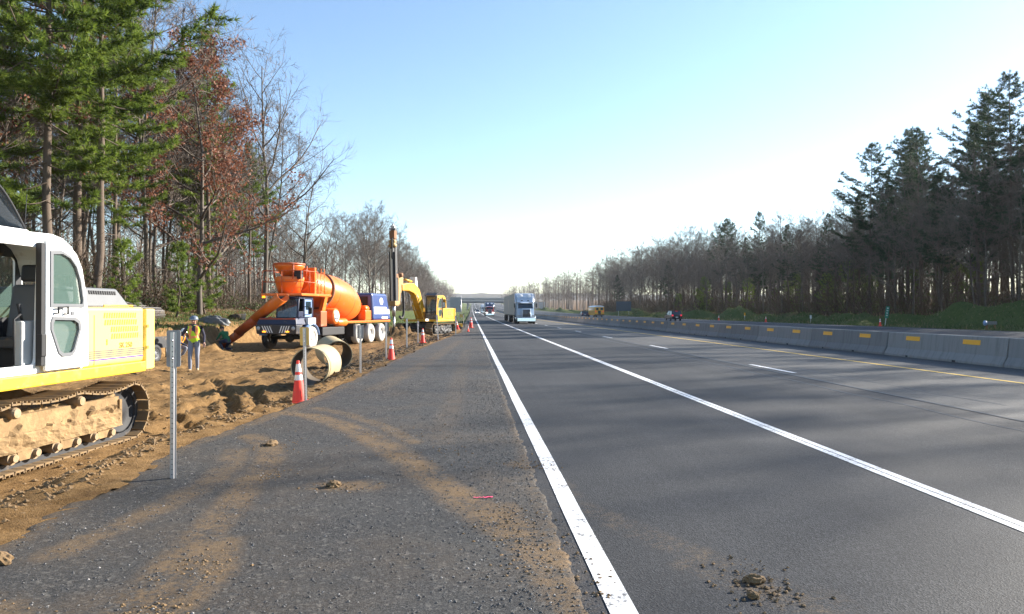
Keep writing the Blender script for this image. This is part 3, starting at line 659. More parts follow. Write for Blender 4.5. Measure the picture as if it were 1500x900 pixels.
# ---------------------------------------------------------------- excavators
def track_path():
    xi, rw, zc = 1.86, .42, .455; pts = []
    for i in range(41): pts.append((-xi + 2 * xi * i / 40, zc - rw))
    for i in range(1, 20): a = R(-90 + 180 * i / 20); pts.append((xi + rw * math.cos(a), zc + rw * math.sin(a)))
    for i in range(41):
        x = xi - 2 * xi * i / 40; pts.append((x, zc + rw - .05 * max(0, math.sin(math.pi * (x + .62) / 1.24)) * (abs(x) < .62) - .075 * max(0, math.sin(math.pi * (abs(x) - .62) / 1.24)) * (abs(x) >= .62)))
    for i in range(1, 20): a = R(90 + 180 * i / 20); pts.append((-xi + rw * math.cos(a), zc + rw * math.sin(a)))
    pts.append(pts[0]); return pts
def resample(pts, n):
    L = [0]
    for a, b in zip(pts, pts[1:]): L.append(L[-1] + math.hypot(b[0] - a[0], b[1] - a[1]))
    out = []; j = 0
    for i in range(n):
        s = L[-1] * i / n
        while L[j + 1] < s: j += 1
        t = (s - L[j]) / (L[j + 1] - L[j] + 1e-9); a, b = pts[j], pts[j + 1]
        out.append((lerp(a[0], b[0], t), lerp(a[1], b[1], t), math.atan2(b[1] - a[1], b[0] - a[0])))
    return out
_shoe = None
def shoe_mesh():
    global _shoe
    if _shoe is None:
        b = MB(); b.box((0, 0, -.01), (.150, .6, .024))
        for x in (-.07, 0, .07): b.box((x, 0, -.032), (.016, .6, .03))
        o = b.build('shoe', MT['trackshoe']); _shoe = o.data; bpy.data.objects.remove(o)
    return _shoe
def undercarriage(root, muddy=True):
    path = resample(track_path(), 58); fm = MT['mudframe'] if muddy else MT['dark']; rm = MT['roller'] if muddy else MT['dark']
    for sgn in (1, -1):
        yc = 1.29 * sgn
        b = MB(); n = len(path); vs = []
        for (x, z, a) in path:
            nx, nz = -math.sin(a), math.cos(a)
            for w_, d in ((-.11, .0), (.11, .0), (.11, .07), (-.11, .07)): vs.append((x + nx * d, yc + w_, z + nz * d))
        b.add(vs, [(i * 4 + k, i * 4 + (k + 1) % 4, ((i + 1) % n) * 4 + (k + 1) % 4, ((i + 1) % n) * 4 + k) for i in range(n) for k in range(4)])
        tr = b.build('track_chain', MT['dark'], root)
        for (x, z, a) in path:
            o = bpy.data.objects.new('track_shoe', shoe_mesh()); COL.objects.link(o); o.parent = tr
            o.location = (x, yc, z); o.rotation_euler = (0, -a, 0)
        # frame: lumpy caked outside face and a sloping top
        b = MB(); nu, nv = 64, 14; vs = []
        for j in range(nv + 1):
            v = j / nv
            for i in range(nu + 1):
                x = -1.62 + 3.22 * i / nu
                if v < .62: z = lerp(.255, .50, v / .62); y = .235
                else: k = (v - .62) / .38; z = lerp(.50, .765, k); y = lerp(.235, .05, k ** 1.3)
                d = .045 * fbm(x * 3, z * 6, sgn * 3) + .030 * fbm(x * 9, z * 12, 4)
                if v >= .62: d *= 2.3
                d -= .07 * (1 if (abs(x + .75) < .11 or abs(x - .35) < .12) and .50 < z < .60 else 0) + .03 * (abs(z - .5) < .018)
                vs.append((x, yc + (y + d) * sgn, z + d * .4))
        b.add(vs, [(j * (nu + 1) + i, j * (nu + 1) + i + 1, (j + 1) * (nu + 1) + i + 1, (j + 1) * (nu + 1) + i) for j in range(nv) for i in range(nu)], 0, False)
        b.span((-1.62, yc - .2 * sgn, .27), (1.6, yc + .20 * sgn, .72)); b.box((-1.63, yc, .47), (.06, .46, .40))
        b.build('track_frame', fm, root)
        for i in range(8):
            x = -1.42 + i * .40
            c = MB(); c.lathe([(.0, -.25), (.05, -.25), (.055, -.2), (.085, -.2), (.085, .2), (.055, .2), (.05, .25), (.0, .25)], 14, Matrix.Translation((x, yc, .185)) @ Matrix.Rotation(R(90), 4, 'X'), 0, False); c.build('roller', rm, root)
        for i in range(4):
            x = -1.22 + i * .80 + .0
            c = MB(); c.frus(.13, (x - .09, x + .09, yc + .19 * sgn - .02, yc + .19 * sgn + .02), .28, (x - .14, x + .14, yc + .19 * sgn - .02, yc + .19 * sgn + .02)); c.build('roller_guard', fm, root)
        for x in (-.62, .62):
            c = MB(); c.lathe([(.0, -.3), (.06, -.3), (.075, -.27), (.075, .1), (.0, .1)], 14, Matrix.Translation((x, yc, .765)) @ Matrix.Rotation(R(90 * sgn), 4, 'X'), 0, False); c.build('carrier_roller', rm, root)
        for x, nm in ((1.86, 'idler'), (-1.86, 'sprocket')):
            c = MB(); c.lathe([(.0, -.08), (.12, -.08), (.14, -.05), (.30, -.05), (.33, -.08), (.345, -.08), (.345, .08), (.33, .08), (.30, .05), (.14, .05), (.12, .08), (.0, .08)], 26, Matrix.Translation((x, yc, .455)) @ Matrix.Rotation(R(90), 4, 'X')); c.build(nm, MT['black'], root)  # black colour stands in for the shade inside the track ends
    b = MB(); b.span((-.9, -1.05, .45), (.9, 1.05, .82)); b.frus(.82, (-.8, .8, -.8, .8), .95, (-.62, .62, -.62, .62)); b.build('car_body', fm if muddy else MT['dark'], root, .03)
    b = MB(); b.lathe([(.0, .93), (.62, .93), (.64, .95), (.64, 1.03), (.0, 1.03)], 32); b.build('slew_ring', MT['dark'], root)
def fy(y): return lambda u, v, w_: (-u, y + w_, v)            # text and plates on the left side: u runs to the tail
def house(root, body, cabm, skirt, near=True):
    Y = 1.40
    b = MB(); b.span((-2.5, -Y, 1.04), (1.15, Y + .012, 1.215)); b.build('deck', skirt, root, .02)
    b = MB(); b.span((-2.49, -Y + .02, 1.215), (-.89, Y - .02, 2.12)); hood = b.build('engine_cover', body, root, .05, seg=3)
    if near:
        b = MB()
        b.span((-1.18, Y - .023, 1.24), (-1.172, Y - .014, 2.0)); b.build('panel_gap', MT['slot'], hood)
        for r_, (z, n, x0) in enumerate(((1.95, 14, -1.40), (1.84, 14, -1.42), (1.73, 12, -1.58), (1.62, 12, -1.59))):
            c = MB()
            for i in range(n):
                x = x0 - i * .062; zz = z
                c.add([(x, Y - .0165, zz), (x - .036, Y - .0165, zz), (x - .050, Y - .0165, zz + .085), (x - .014, Y - .0165, zz + .085)], [(0, 1, 2, 3)])
            c.build('louvre_row', MT['slot'], hood)['kind'] = 'stuff'  # flat plates whose darker colour stands in for shaded louvre recesses
        c = MB(); c.span((-1.50, Y - .024, 1.53), (-1.47, Y - .015, 1.62)); c.build('latch', MT['slot'], hood)
        for i in range(4):
            c = MB(); c.span((-2.49 + .03, Y - .021, 1.340 + i * .031), (-.9, Y - .0165, 1.359 + i * .031)); c.build('stripe', MT['stripe'], hood)
        c = MB(); c.span((-2.46, Y - .021, 1.300), (-.9, Y - .0165, 1.323)); c.build('stripe', MT['purple'], hood)
        text_mb('SK 250', .12, lambda u, v, w_: (-1.80 - u, Y - .0155, 1.472 + v)).build('model_lettering', MT['gold'], hood)
        c = MB()
        for i in range(12): c.box((-1.25 - i * .055, Y - .1, 2.122), (.03, .05, .006))
        c.build('top_vent', MT['slot'], hood)['kind'] = 'stuff'
        c = MB(); c.tube([(-1.5, Y - .08, 2.12), (-1.5, Y - .08, 2.15), (-2.25, Y - .08, 2.15), (-2.25, Y - .08, 2.12)], .012, 6); c.build('grab_rail', MT['yellow'], hood)
        # grey stepped air-cleaner housing
        b = MB(); b.frus(2.122, (-2.50, -1.0, -.5, 1.14), 2.43, (-2.22, -1.0, -.45, 1.06)); g_ = b.build('air_intake_housing', MT['grey'], root, .03)
        c = MB()
        for i in range(12): c.box((-1.50 - i * .058, 1.083, 2.355), (.036, .02, .06), 0, Matrix.Rotation(R(14.5), 3, 'X'))
        c.build('intake_slot', MT['black'], g_)['kind'] = 'stuff'
    else:
        c = MB(); c.span((-2.0, Y - .021, 1.5), (-1.1, Y - .0165, 1.9)); c.build('door_panel', MT['slot'], hood)
        c = MB(); c.tube([(-1.9, -.6, 2.06), (-1.9, -.6, 2.75)], .06, 10); c.build('exhaust_pipe', MT['rust'], root)
    # counterweight with rounded plan
    cw = [(-2.5, Y + .015), (-2.70, Y + .005), (-2.86, Y - .05), (-2.98, Y - .22), (-3.06, Y - .55), (-3.11, .45), (-3.12, 0)]
    cw = cw + [(x, -y) for x, y in cw[-2::-1]]
    b = MB(); b.plate([cw], 1.04, lambda u, v, w_: (u, v, 1.06 + w_)); b.build('counterweight', body, root, .06, seg=3)
    if near:
        for zz in (1.42, 1.78): c = MB(); c.span((-2.5, Y + .0165, zz), (-2.56, Y + .021, zz + .05)); c.build('lifting_lug', MT['slot'], root)
        c = MB(); c.tube([(-.93, Y - .05, 2.12), (-.93, Y - .05, 2.35), (-.98, .9, 2.40)], .016, 6); c.build('hand_rail', MT['black'], root)
        c = MB(); c.tube([(-1.7, -.8, 2.12), (-1.7, -.8, 2.62), (-1.78, -.8, 2.74)], .06, 12); c.build('exhaust_pipe', MT['dark'], root)
        c = MB(); c.tube([(-.55, .75, 3.1), (-.6, .75, 3.75)], .006, 5); c.build('antenna', MT['black'], root)
        b = MB(); b.span((.0, -1.36, 1.216), (1.1, -.5, 1.75)); b.build('tool_box', body, root, .03)
def cab(root, m, door_open=True, near=True):
    y0, y1 = .44, 1.40
    prof = [(1.02, 1.216), (1.06, 1.9), (.90, 3.02), (.82, 3.10), (-.25, 3.13), (-.46, 3.09), (-.64, 2.99), (-.77, 2.83), (-.84, 2.6), (-.885, 2.2), (-.888, 1.216)]
    fr = lambda y: (lambda u, v, w_: (u, y + w_, v))
    hole = rrect(.06, .90, 1.34, 2.92, .08); hole = [(u - max(0, (v - 1.9)) * .06, v) for u, v in hole]
    b = MB(); b.plate([prof, hole, rrect(-.74, -.12, 2.1, 2.82, .08)], .05, fr(y1 - .05)); shell = b.build('cab_side', m, root, .012)
    b = MB(); b.plate([prof, rrect(-.72, .84, 1.95, 2.86, .08)], .05, fr(y0)); b.build('cab_side', m, root)
    b = MB()                                                   # roof and back as a strip round the profile
    rp = prof[2:]
    for i, (a, c) in enumerate(zip(rp, rp[1:])):
        if i == len(rp) - 3: continue
        n_ = Vector((c[1] - a[1], 0, -(c[0] - a[0]))).normalized() * .05
        A0 = (a[0], y0 + .05, a[1]); B0 = (c[0], y0 + .05, c[1]); A1 = (a[0], y1 - .05, a[1]); B1 = (c[0], y1 - .05, c[1])
        o_ = [tuple(Vector(p) + n_ * -1) for p in (A0, B0, B1, A1)]
        b.add([A0, B0, B1, A1] + o_, [(0, 1, 2, 3), (7, 6, 5, 4), (0, 3, 7, 4), (1, 5, 6, 2), (0, 4, 5, 1), (3, 2, 6, 7)], 0, False)
    b.build('cab_roof', m, root)
    b = MB(); b.add([(-.86, y0 + .05, 2.2), (-.86, y1 - .05, 2.2), (-.82, y1 - .05, 2.6), (-.82, y0 + .05, 2.6)], [(0, 1, 2, 3)]); b.build('rear_window', MT['glass'], root)
    b = MB(); b.span((-.83, y0 + .05, 1.216), (1.0, y1 - .05, 1.30)); b.build('cab_floor', MT['dark'], root)
    b = MB()
    for y in (y0 + .03, y1 - .03): b.tube([(1.04, y, 1.25), (1.06, y, 1.9), (.92, y, 3.0)], .035, 8)
    b.tube([(.92, y0 + .03, 3.0), (.92, y1 - .03, 3.0)], .04, 8); b.tube([(1.06, y0 + .03, 1.75), (1.06, y1 - .03, 1.75)], .03, 8); b.build('front_frame', m if near else MT['dark'], root)
    b = MB(); b.add([(1.05, y0 + .05, 1.3), (1.05, y1 - .05, 1.3), (1.065, y1 - .05, 1.9), (1.065, y0 + .05, 1.9), (.93, y0 + .05, 2.97), (.93, y1 - .05, 2.97)], [(0, 1, 2, 3), (3, 2, 5, 4)]); b.build('windscreen', MT['glass'] if near else MT['tint'], root)
    b = MB(); b.plate([inset(prof, .05), rrect(-.70, .82, 1.97, 2.84, .08)], .012, fr(y0 + .055)); b.build('cab_shade_liner', MT['dark'], root)  # dark sheet added to make the cab interior look shaded
    b = MB(); b.plate([rrect(-.70, .82, 1.97, 2.84, .08)], .008, fr(y0 + .02)); b.build('side_window', MT['doorglass'], root)
    b = MB(); b.span((-.60, y0 + .07, 3.03), (.80, y1 - .07, 3.045)); b.build('roof_shade_liner', MT['dark'], root)  # added dark sheet, shades the inside of the roof by colour
    # door: folded flat against the back half of the cab, or shut in its opening
    dl = [(.0, 1.25), (.0, 3.02), (-.22, 3.04), (-.44, 3.0), (-.62, 2.88), (-.74, 2.68), (-.81, 2.4), (-.875, 2.0), (-.885, 1.72), (-.88, 1.25)]
    up = [(-.10, 2.14), (-.10, 2.86), (-.30, 2.88), (-.47, 2.82), (-.60, 2.70), (-.69, 2.5), (-.755, 2.20), (-.74, 2.14)]
    lo = [(-.11, 1.90), (-.14, 1.96), (-.56, 1.95), (-.66, 1.90), (-.68, 1.80), (-.56, 1.50), (-.50, 1.45), (-.32, 1.45), (-.25, 1.50), (-.11, 1.80)]
    if door_open: tr = lambda L: L; yd = y1 + .05
    else: tr = lambda L: [(.06 - u * .96, v) for u, v in L][::-1]; yd = y1 - .02
    dl, up, lo = tr(dl), tr(up), tr(lo)
    b = MB(); b.plate([dl, up, lo], .045, fr(yd)); door = b.build('cab_door', m, root, .01)
    for L in (up, lo):
        c = MB(); c.plate([inset(L, -.025), inset(L, .022)], .014, fr(yd + .046)); c.build('rubber_seal', MT['grey'], door)
        c = MB(); c.plate([inset(L, .005)], .008, fr(yd + .018)); c.build('door_glass', MT['doorglass'], door)
    sx = -1 if door_open else 1; ox = 0 if door_open else .06
    c = MB(); c.tube([(ox + sx * .17, yd + .05, 2.03), (ox + sx * .17, yd + .10, 2.03), (ox + sx * .17, yd + .10, 2.11), (ox + sx * .36, yd + .10, 2.12), (ox + sx * .36, yd + .10, 2.02), (ox + sx * .36, yd + .05, 2.02)], .014, 6); c.build('door_handle', MT['black'], door)
    c = MB(); c.box((ox + sx * .53, yd + .05, 2.03), (.07, .012, .05)); c.build('door_lock', MT['grey'], door)
    c = MB(); c.span((.0, y1 - .0, 1.32), (.075, y1 + .085, 2.98)); c.box((.04, y1 + .06, 1.6), (.10, .09, .3)); c.build('door_hinge_post', MT['black'], root, .01)
    # seat, console, levers
    s = MB(); s.span((-.45, .66, 1.55), (.15, 1.18, 1.70)); seat = s.build('seat', MT['dark'], root, .04, seg=3)
    s = MB(); s.box((-.42, .92, 2.05), (.16, .50, .78), 0, Matrix.Rotation(R(-10), 3, 'Y')); s.build('backrest', MT['grey'], seat, .06, seg=3)
    s = MB(); s.box((-.50, .92, 2.60), (.11, .30, .24), 0, Matrix.Rotation(R(-6), 3, 'Y')); s.build('headrest', MT['dark'], seat, .04, seg=3)
    s = MB(); s.span((-.4, .72, 1.30), (.05, 1.12, 1.55)); s.build('seat_base', MT['black'], root)
    for y in (1.255, .58):
        s = MB(); s.span((-.30, y - .07, 1.32), (.22, y + .07, 1.93)); cn = s.build('side_console', MT['lgrey'] if y > 1 else MT['dark'], root, .03)
        s = MB(); s.tube([(.12, y, 1.92), (.17, y, 2.05), (.19, y, 2.16)], [.016, .02, .03], 8); s.build('joystick', MT['black'], cn)
    s = MB(); s.tube([(.30, 1.28, 1.35), (.30, 1.28, 1.95), (.18, 1.28, 2.02)], .014, 6); s.build('grab_bar', MT['black'], root)
    s = MB(); s.tube([(.80, .8, 1.3), (.62, .8, 2.0)], .014, 6); s.tube([(.80, 1.0, 1.3), (.62, 1.0, 2.0)], .014, 6); s.build('travel_lever', MT['black'], root)
    if near:
        # raised tinted roof hatch
        b = MB(); vs = []; n = 8
        for i in range(n + 1):
            t = i / n; x = .10 + .66 * t; z = 3.14 + .62 * math.sin(t * 1.45)
            vs += [(x, .55, z), (x, 1.28, z)]
        b.add(vs, [(2 * i, 2 * i + 1, 2 * i + 3, 2 * i + 2) for i in range(n)], 0, True); 
        o_ = b.build('roof_hatch', MT['tint'], root); sd = o_.modifiers.new('solid', 'SOLIDIFY'); sd.thickness = .018
        b = MB(); b.tube([v for v in vs[1::2]], .018, 6); b.build('hatch_frame', MT['black'], root); b = MB(); b.tube([v for v in vs[0::2]], .018, 6); b.build('hatch_frame', MT['black'], root)
        b = MB(); b.span((.1, .5, 3.10), (.98, 1.33, 3.15)); b.build('roof_panel', m, root, .02)
    else:
        b = MB()
        for k in range(7): b.box((1.0, .50 + k * .14, 3.2), (.5, .015, .03), 0, Matrix.Rotation(R(25), 3, 'Y'))
        b.box((1.02, .92, 3.20), (.55, .95, .012), 0, Matrix.Rotation(R(25), 3, 'Y')); b.build('sun_visor', MT['dark'], root)
def beam(mb, pts, wid, mi=0):
    """welded boom: pts = [(x, z, depth)] along the length, constant width"""
    vs = []
    for i, (x, z, d) in enumerate(pts):
        a = pts[max(0, i - 1)]; c = pts[min(len(pts) - 1, i + 1)]; t = Vector((c[0] - a[0], 0, c[1] - a[1])).normalized(); n_ = Vector((-t.z, 0, t.x))
        for sy_, sd_ in ((-1, -1), (1, -1), (1, 1), (-1, 1)): p = Vector((x, 0, z)) + n_ * d / 2 * sd_; vs.append((p.x, sy_ * wid / 2, p.z))
    k = len(pts)
    mb.add(vs, [(i * 4 + j, i * 4 + (j + 1) % 4, (i + 1) * 4 + (j + 1) % 4, (i + 1) * 4 + j) for i in range(k - 1) for j in range(4)] + [(3, 2, 1, 0), tuple((k - 1) * 4 + j for j in range(4))], mi)
    return mb
def ram(name, a, b_, root, m, r=.07, y=0.0):
    a = Vector((a[0], y, a[1])); b_ = Vector((b_[0], y, b_[1])); mid = a.lerp(b_, .58)
    c = MB(); c.tube([a, mid], r, 10); o = c.build(name, m, root)
    c = MB(); c.tube([mid, b_], r * .55, 8); c.build('ram_rod', MT['chrome'], o)
def excavator_near():
    root = empty('excavator', (-7.23, 10.22, -.41), R(-97), 'yellow excavator with white cab, its door folded open, mud caked on its tracks', 'excavator')
    undercarriage(root); house(root, MT['glareyellow'], MT['white'], MT['yellow']); cab(root, MT['white'])
    b = MB(); beam(b, [(.7, 1.45, .6), (1.6, 2.5, .75), (2.8, 3.55, .85), (3.5, 3.75, .75), (5.4, 3.4, .5)], .5).build('boom', MT['yellow'], root, .03)
    b = MB(); beam(b, [(5.0, 3.9, .35), (5.5, 3.3, .6), (6.3, 1.5, .35)], .38).build('dipper_arm', MT['yellow'], root, .03)
    b = MB(); b.plate([[(6.2, 1.5), (6.7, 1.3), (6.9, .5), (6.5, .05), (5.9, .1), (6.1, .35), (6.35, .8)]], 1.1, lambda u, v, w_: (u, w_ - .55, v)); bk = b.build('bucket', MT['rust'], root, .02)
    for k in range(5): c = MB(); c.box((5.85, -.48 + k * .24, .1), (.2, .1, .05)); c.build('tooth', MT['steel'], bk)
    ram('boom_ram', (1.1, 1.5), (2.7, 3.2), root, MT['yellow'], .08, .33); ram('boom_ram', (1.1, 1.5), (2.7, 3.2), root, MT['yellow'], .08, -.33); ram('arm_ram', (3.0, 4.15), (5.0, 3.95), root, MT['yellow'], .08)
    return root
excavator_near()
def excavator_rig():
    rz = math.atan2(-.93, -.37)
    root = empty('drill_rig', (-3.65, 58.0, -.22), rz, 'yellow excavator with a tall dark drill mast and auger on its boom', 'drill rig')
    undercarriage(root, False); house(root, MT['rigyellow'], MT['rigyellow'], MT['rigyellow'], False); cab(root, MT['rigyellow'], False, False)
    boom = beam(MB(), [(.55, 1.45, .55), (1.3, 2.35, .75), (1.95, 3.25, .85), (2.45, 3.62, .78), (3.4, 3.72, .6), (4.55, 3.62, .45)], .46).build('boom', MT['rigyellow'], root, .03)
    c = MB()
    for k, (wd, hh) in enumerate(((.10, .16), (.12, .14), (.09, .16), (.12, .15), (.08, .16))): c.box((4.0 - k * .19, .2335, 3.64), (wd, .004, hh))
    c.build('faded_lettering', MT['slot'], boom)['kind'] = 'stuff'
    ram('boom_ram', (1.1, 1.25), (2.3, 3.2), root, MT['rigyellow'], .07, .30); ram('boom_ram', (1.1, 1.25), (2.3, 3.2), root, MT['rigyellow'], .07, -.30); ram('mast_ram', (2.6, 4.15), (4.6, 4.35), root, MT['rigyellow'], .08)
    b = MB(); b.plate([[(2.0, 3.75), (2.2, 4.5), (2.4, 4.5), (2.45, 3.95)]], .5, lambda u, v, w_: (u, w_ - .25, v)); b.build('boom_bracket', MT['wpaint'], root)
    b = MB(); b.plate([[(4.3, 3.3), (4.3, 4.4), (4.9, 4.6), (5.1, 4.4), (5.1, 2.4), (4.8, 2.3), (4.7, 3.2)]], .34, lambda u, v, w_: (u, w_ - .17, v)); b.build('mast_bracket', MT['brass'], root, .03)
    b = MB(); b.lathe([(.0, -.32), (.16, -.32), (.16, .32), (.0, .32)], 12, Matrix.Translation((4.75, 0, 4.55)) @ Matrix.Rotation(R(90), 4, 'X')); b.build('pivot_drum', MT['rust'], root)
    tl = lambda z: 5.25 + .045 * (z - 1.0)                                     # the mast leans a little forward
    def mbox(name, z0, z1, dx, wx, wy, m, par=root, bev=.0):
        c = MB(); a0, a1 = tl(z0) + dx, tl(z1) + dx
        vs = [(a + sx * wx / 2, sy_ * wy / 2, z) for a, z in ((a0, z0), (a1, z1)) for sx, sy_ in ((-1, -1), (1, -1), (1, 1), (-1, 1))]
        c.add(vs, [(3, 2, 1, 0), (4, 5, 6, 7), (0, 1, 5, 4), (1, 2, 6, 5), (2, 3, 7, 6), (3, 0, 4, 7)]); return c.build(name, m, par, bev)
    mast = mbox('mast', 2.2, 7.9, -.05, .26, .34, MT['dark'])
    mbox('mast_rail', 2.2, 7.7, -.21, .07, .16, MT['rust'], mast)
    mbox('kelly_housing', 2.35, 6.55, .26, .26, .26, MT['dark'], mast, .03); mbox('slide_plate', 2.5, 6.4, .40, .03, .16, MT['steel'], mast)
    mbox('cable_guard', 2.6, 6.2, .22, .16, .50, MT['black'], mast)
    mbox('guide_clamp', 2.25, 2.62, .12, .62, .5, MT['brass'], mast, .04); mbox('guide_clamp', 4.3, 4.6, .0, .44, .46, MT['rust'], mast, .03)
    b = MB(); b.lathe([(.0, 6.5), (.20, 6.5), (.30, 6.58), (.31, 6.72), (.22, 6.8), (.27, 6.9), (.27, 7.02), (.16, 7.12), (.0, 7.12)], 18, Matrix.Translation((tl(6.8) + .18, 0, 0))); b.build('rotary_head', MT['brass'], root)
    mbox('crown_block', 7.15, 7.75, .08, .40, .42, MT['rust'], mast, .02)
    b = MB()
    for k in range(9):
        x = tl(7.9) + random.uniform(-.16, .2); y = random.uniform(-.16, .16); b.box((x, y, 7.75 + random.uniform(.1, .4)), (random.uniform(.05, .16), random.uniform(.05, .14), random.uniform(.12, .34)))
    b.tube([(tl(8) - .1, .1, 7.8), (tl(8.3) + .18, .14, 8.35)], .03, 6); b.lathe([(.0, -.05), (.14, -.05), (.14, .05), (.0, .05)], 12, Matrix.Translation((tl(8) + .05, 0, 8.05)) @ Matrix.Rotation(R(90), 4, 'X')); b.build('sheave_head', MT['lgrey'], root)
    b = MB(); x = tl(1.4) + .2
    b.tube([(tl(2.3) + .2, 0, 2.35), (x, 0, 1.5)], .13, 12); b.tube([(x, 0, 1.5), (x - .02, 0, .35)], .085, 10); b.build('kelly_bar', MT['steel'], root)
    b = MB(); n = 40
    vs = []
    for i in range(n + 1):
        a = 2 * math.pi * 1.9 * i / n; z = .05 + .62 * i / n; r = .42
        vs += [(x + .06 * math.cos(a), .06 * math.sin(a), z), (x + r * math.cos(a), r * math.sin(a), z - .03)]
    b.add(vs, [(2 * i, 2 * i + 1, 2 * i + 3, 2 * i + 2) for i in range(n)], 0, True)
    for k in range(40): a = random.uniform(0, 6.28); r = random.uniform(.1, .40); lump(b, (x + r * math.cos(a), r * math.sin(a), .1 + .6 * random.random()), random.uniform(.05, .12), 1)
    o = b.build('auger', [MT['rust'], MT['darkclod']], root); sd = o.modifiers.new('solid', 'SOLIDIFY'); sd.thickness = .02
    hx = tl(6.9) + .25
    for k, (a, w_) in enumerate(((.0, .16), (.10, .2))):
        b = MB(); b.tube([(hx + .1, w_, 6.95), (hx + .42, w_ + .05, 7.05 + a), (hx + .55, w_ + .1, 6.7), (hx + .52, w_ + .1, 6.1), (hx + .38, w_, 5.75 - a), (hx + .2, .1, 5.9)], .035, 8); b.build('hydraulic_hose', MT['black'], root)
    b = MB(); pts = []
    for i in range(25): t = i / 24; pts.append((lerp(4.45, 5.0, t) - .35 * math.sin(math.pi * t), .22, 3.4 - 2.05 * math.sin(math.pi * (t * .62)) ** .9 * (1.0) ))
    b.tube(pts, [.085 + (.012 if i % 2 else 0) for i in range(25)], 10); b.build('hydraulic_hose', MT['black'], root)
    for k in range(3):
        b = MB(); b.tube([(tl(6.3) - .3, -.15 + .15 * k, 6.0 + .3 * k), (tl(5) - .42, -.2 + .2 * k, 5.2), (tl(4.6) - .3, -.1 + .1 * k, 4.6)], .022, 6); b.build('hydraulic_hose', MT['black'], root)
    b = MB(); b.span((1.16, .55, 1.1), (1.24, .75, 1.25)); b.build('work_lamp', MT['headlamp'], root)
    return root
excavator_rig()
# ---------------------------------------------------------------- front discharge mixer truck
def wheel(root, x, y, r, wd, side, tyre, rim, name='wheel', hub_out=.0, par=None):
    """side=+1: outer face towards +Y"""
    M_ = Matrix.Translation((x, y, r)) @ Matrix.Rotation(R(-90 * side), 4, 'X')
    b = MB(); h = wd / 2
    b.lathe([(r * .56, -h), (r * .80, -h), (r * .95, -h * .85), (r, -h * .6), (r, h * .6), (r * .95, h * .85), (r * .88, h), (r * .70, h * 1.02), (r * .58, h * .9), (r * .56, h * .8)], 28, M_); t = b.build('tyre', tyre, par or root)
    c = MB(); c.lathe([(r * .57, h * .8), (r * .53, h * .82), (r * .49, h * .45), (r * .30, h * (.35 + hub_out)), (r * .24, h * (.6 + hub_out)), (r * .15, h * (.75 + hub_out)), (.0, h * (.78 + hub_out))], 24, M_); w_ = c.build('rim', rim, t)
    c = MB()
    for k in range(8): a = k * math.pi / 4; c.box(M_ @ Vector((r * .36 * math.cos(a), r * .36 * math.sin(a), h * .52)), (.03, .03, .03))
    c.build('wheel_nut', MT['dark'], t)
    return t
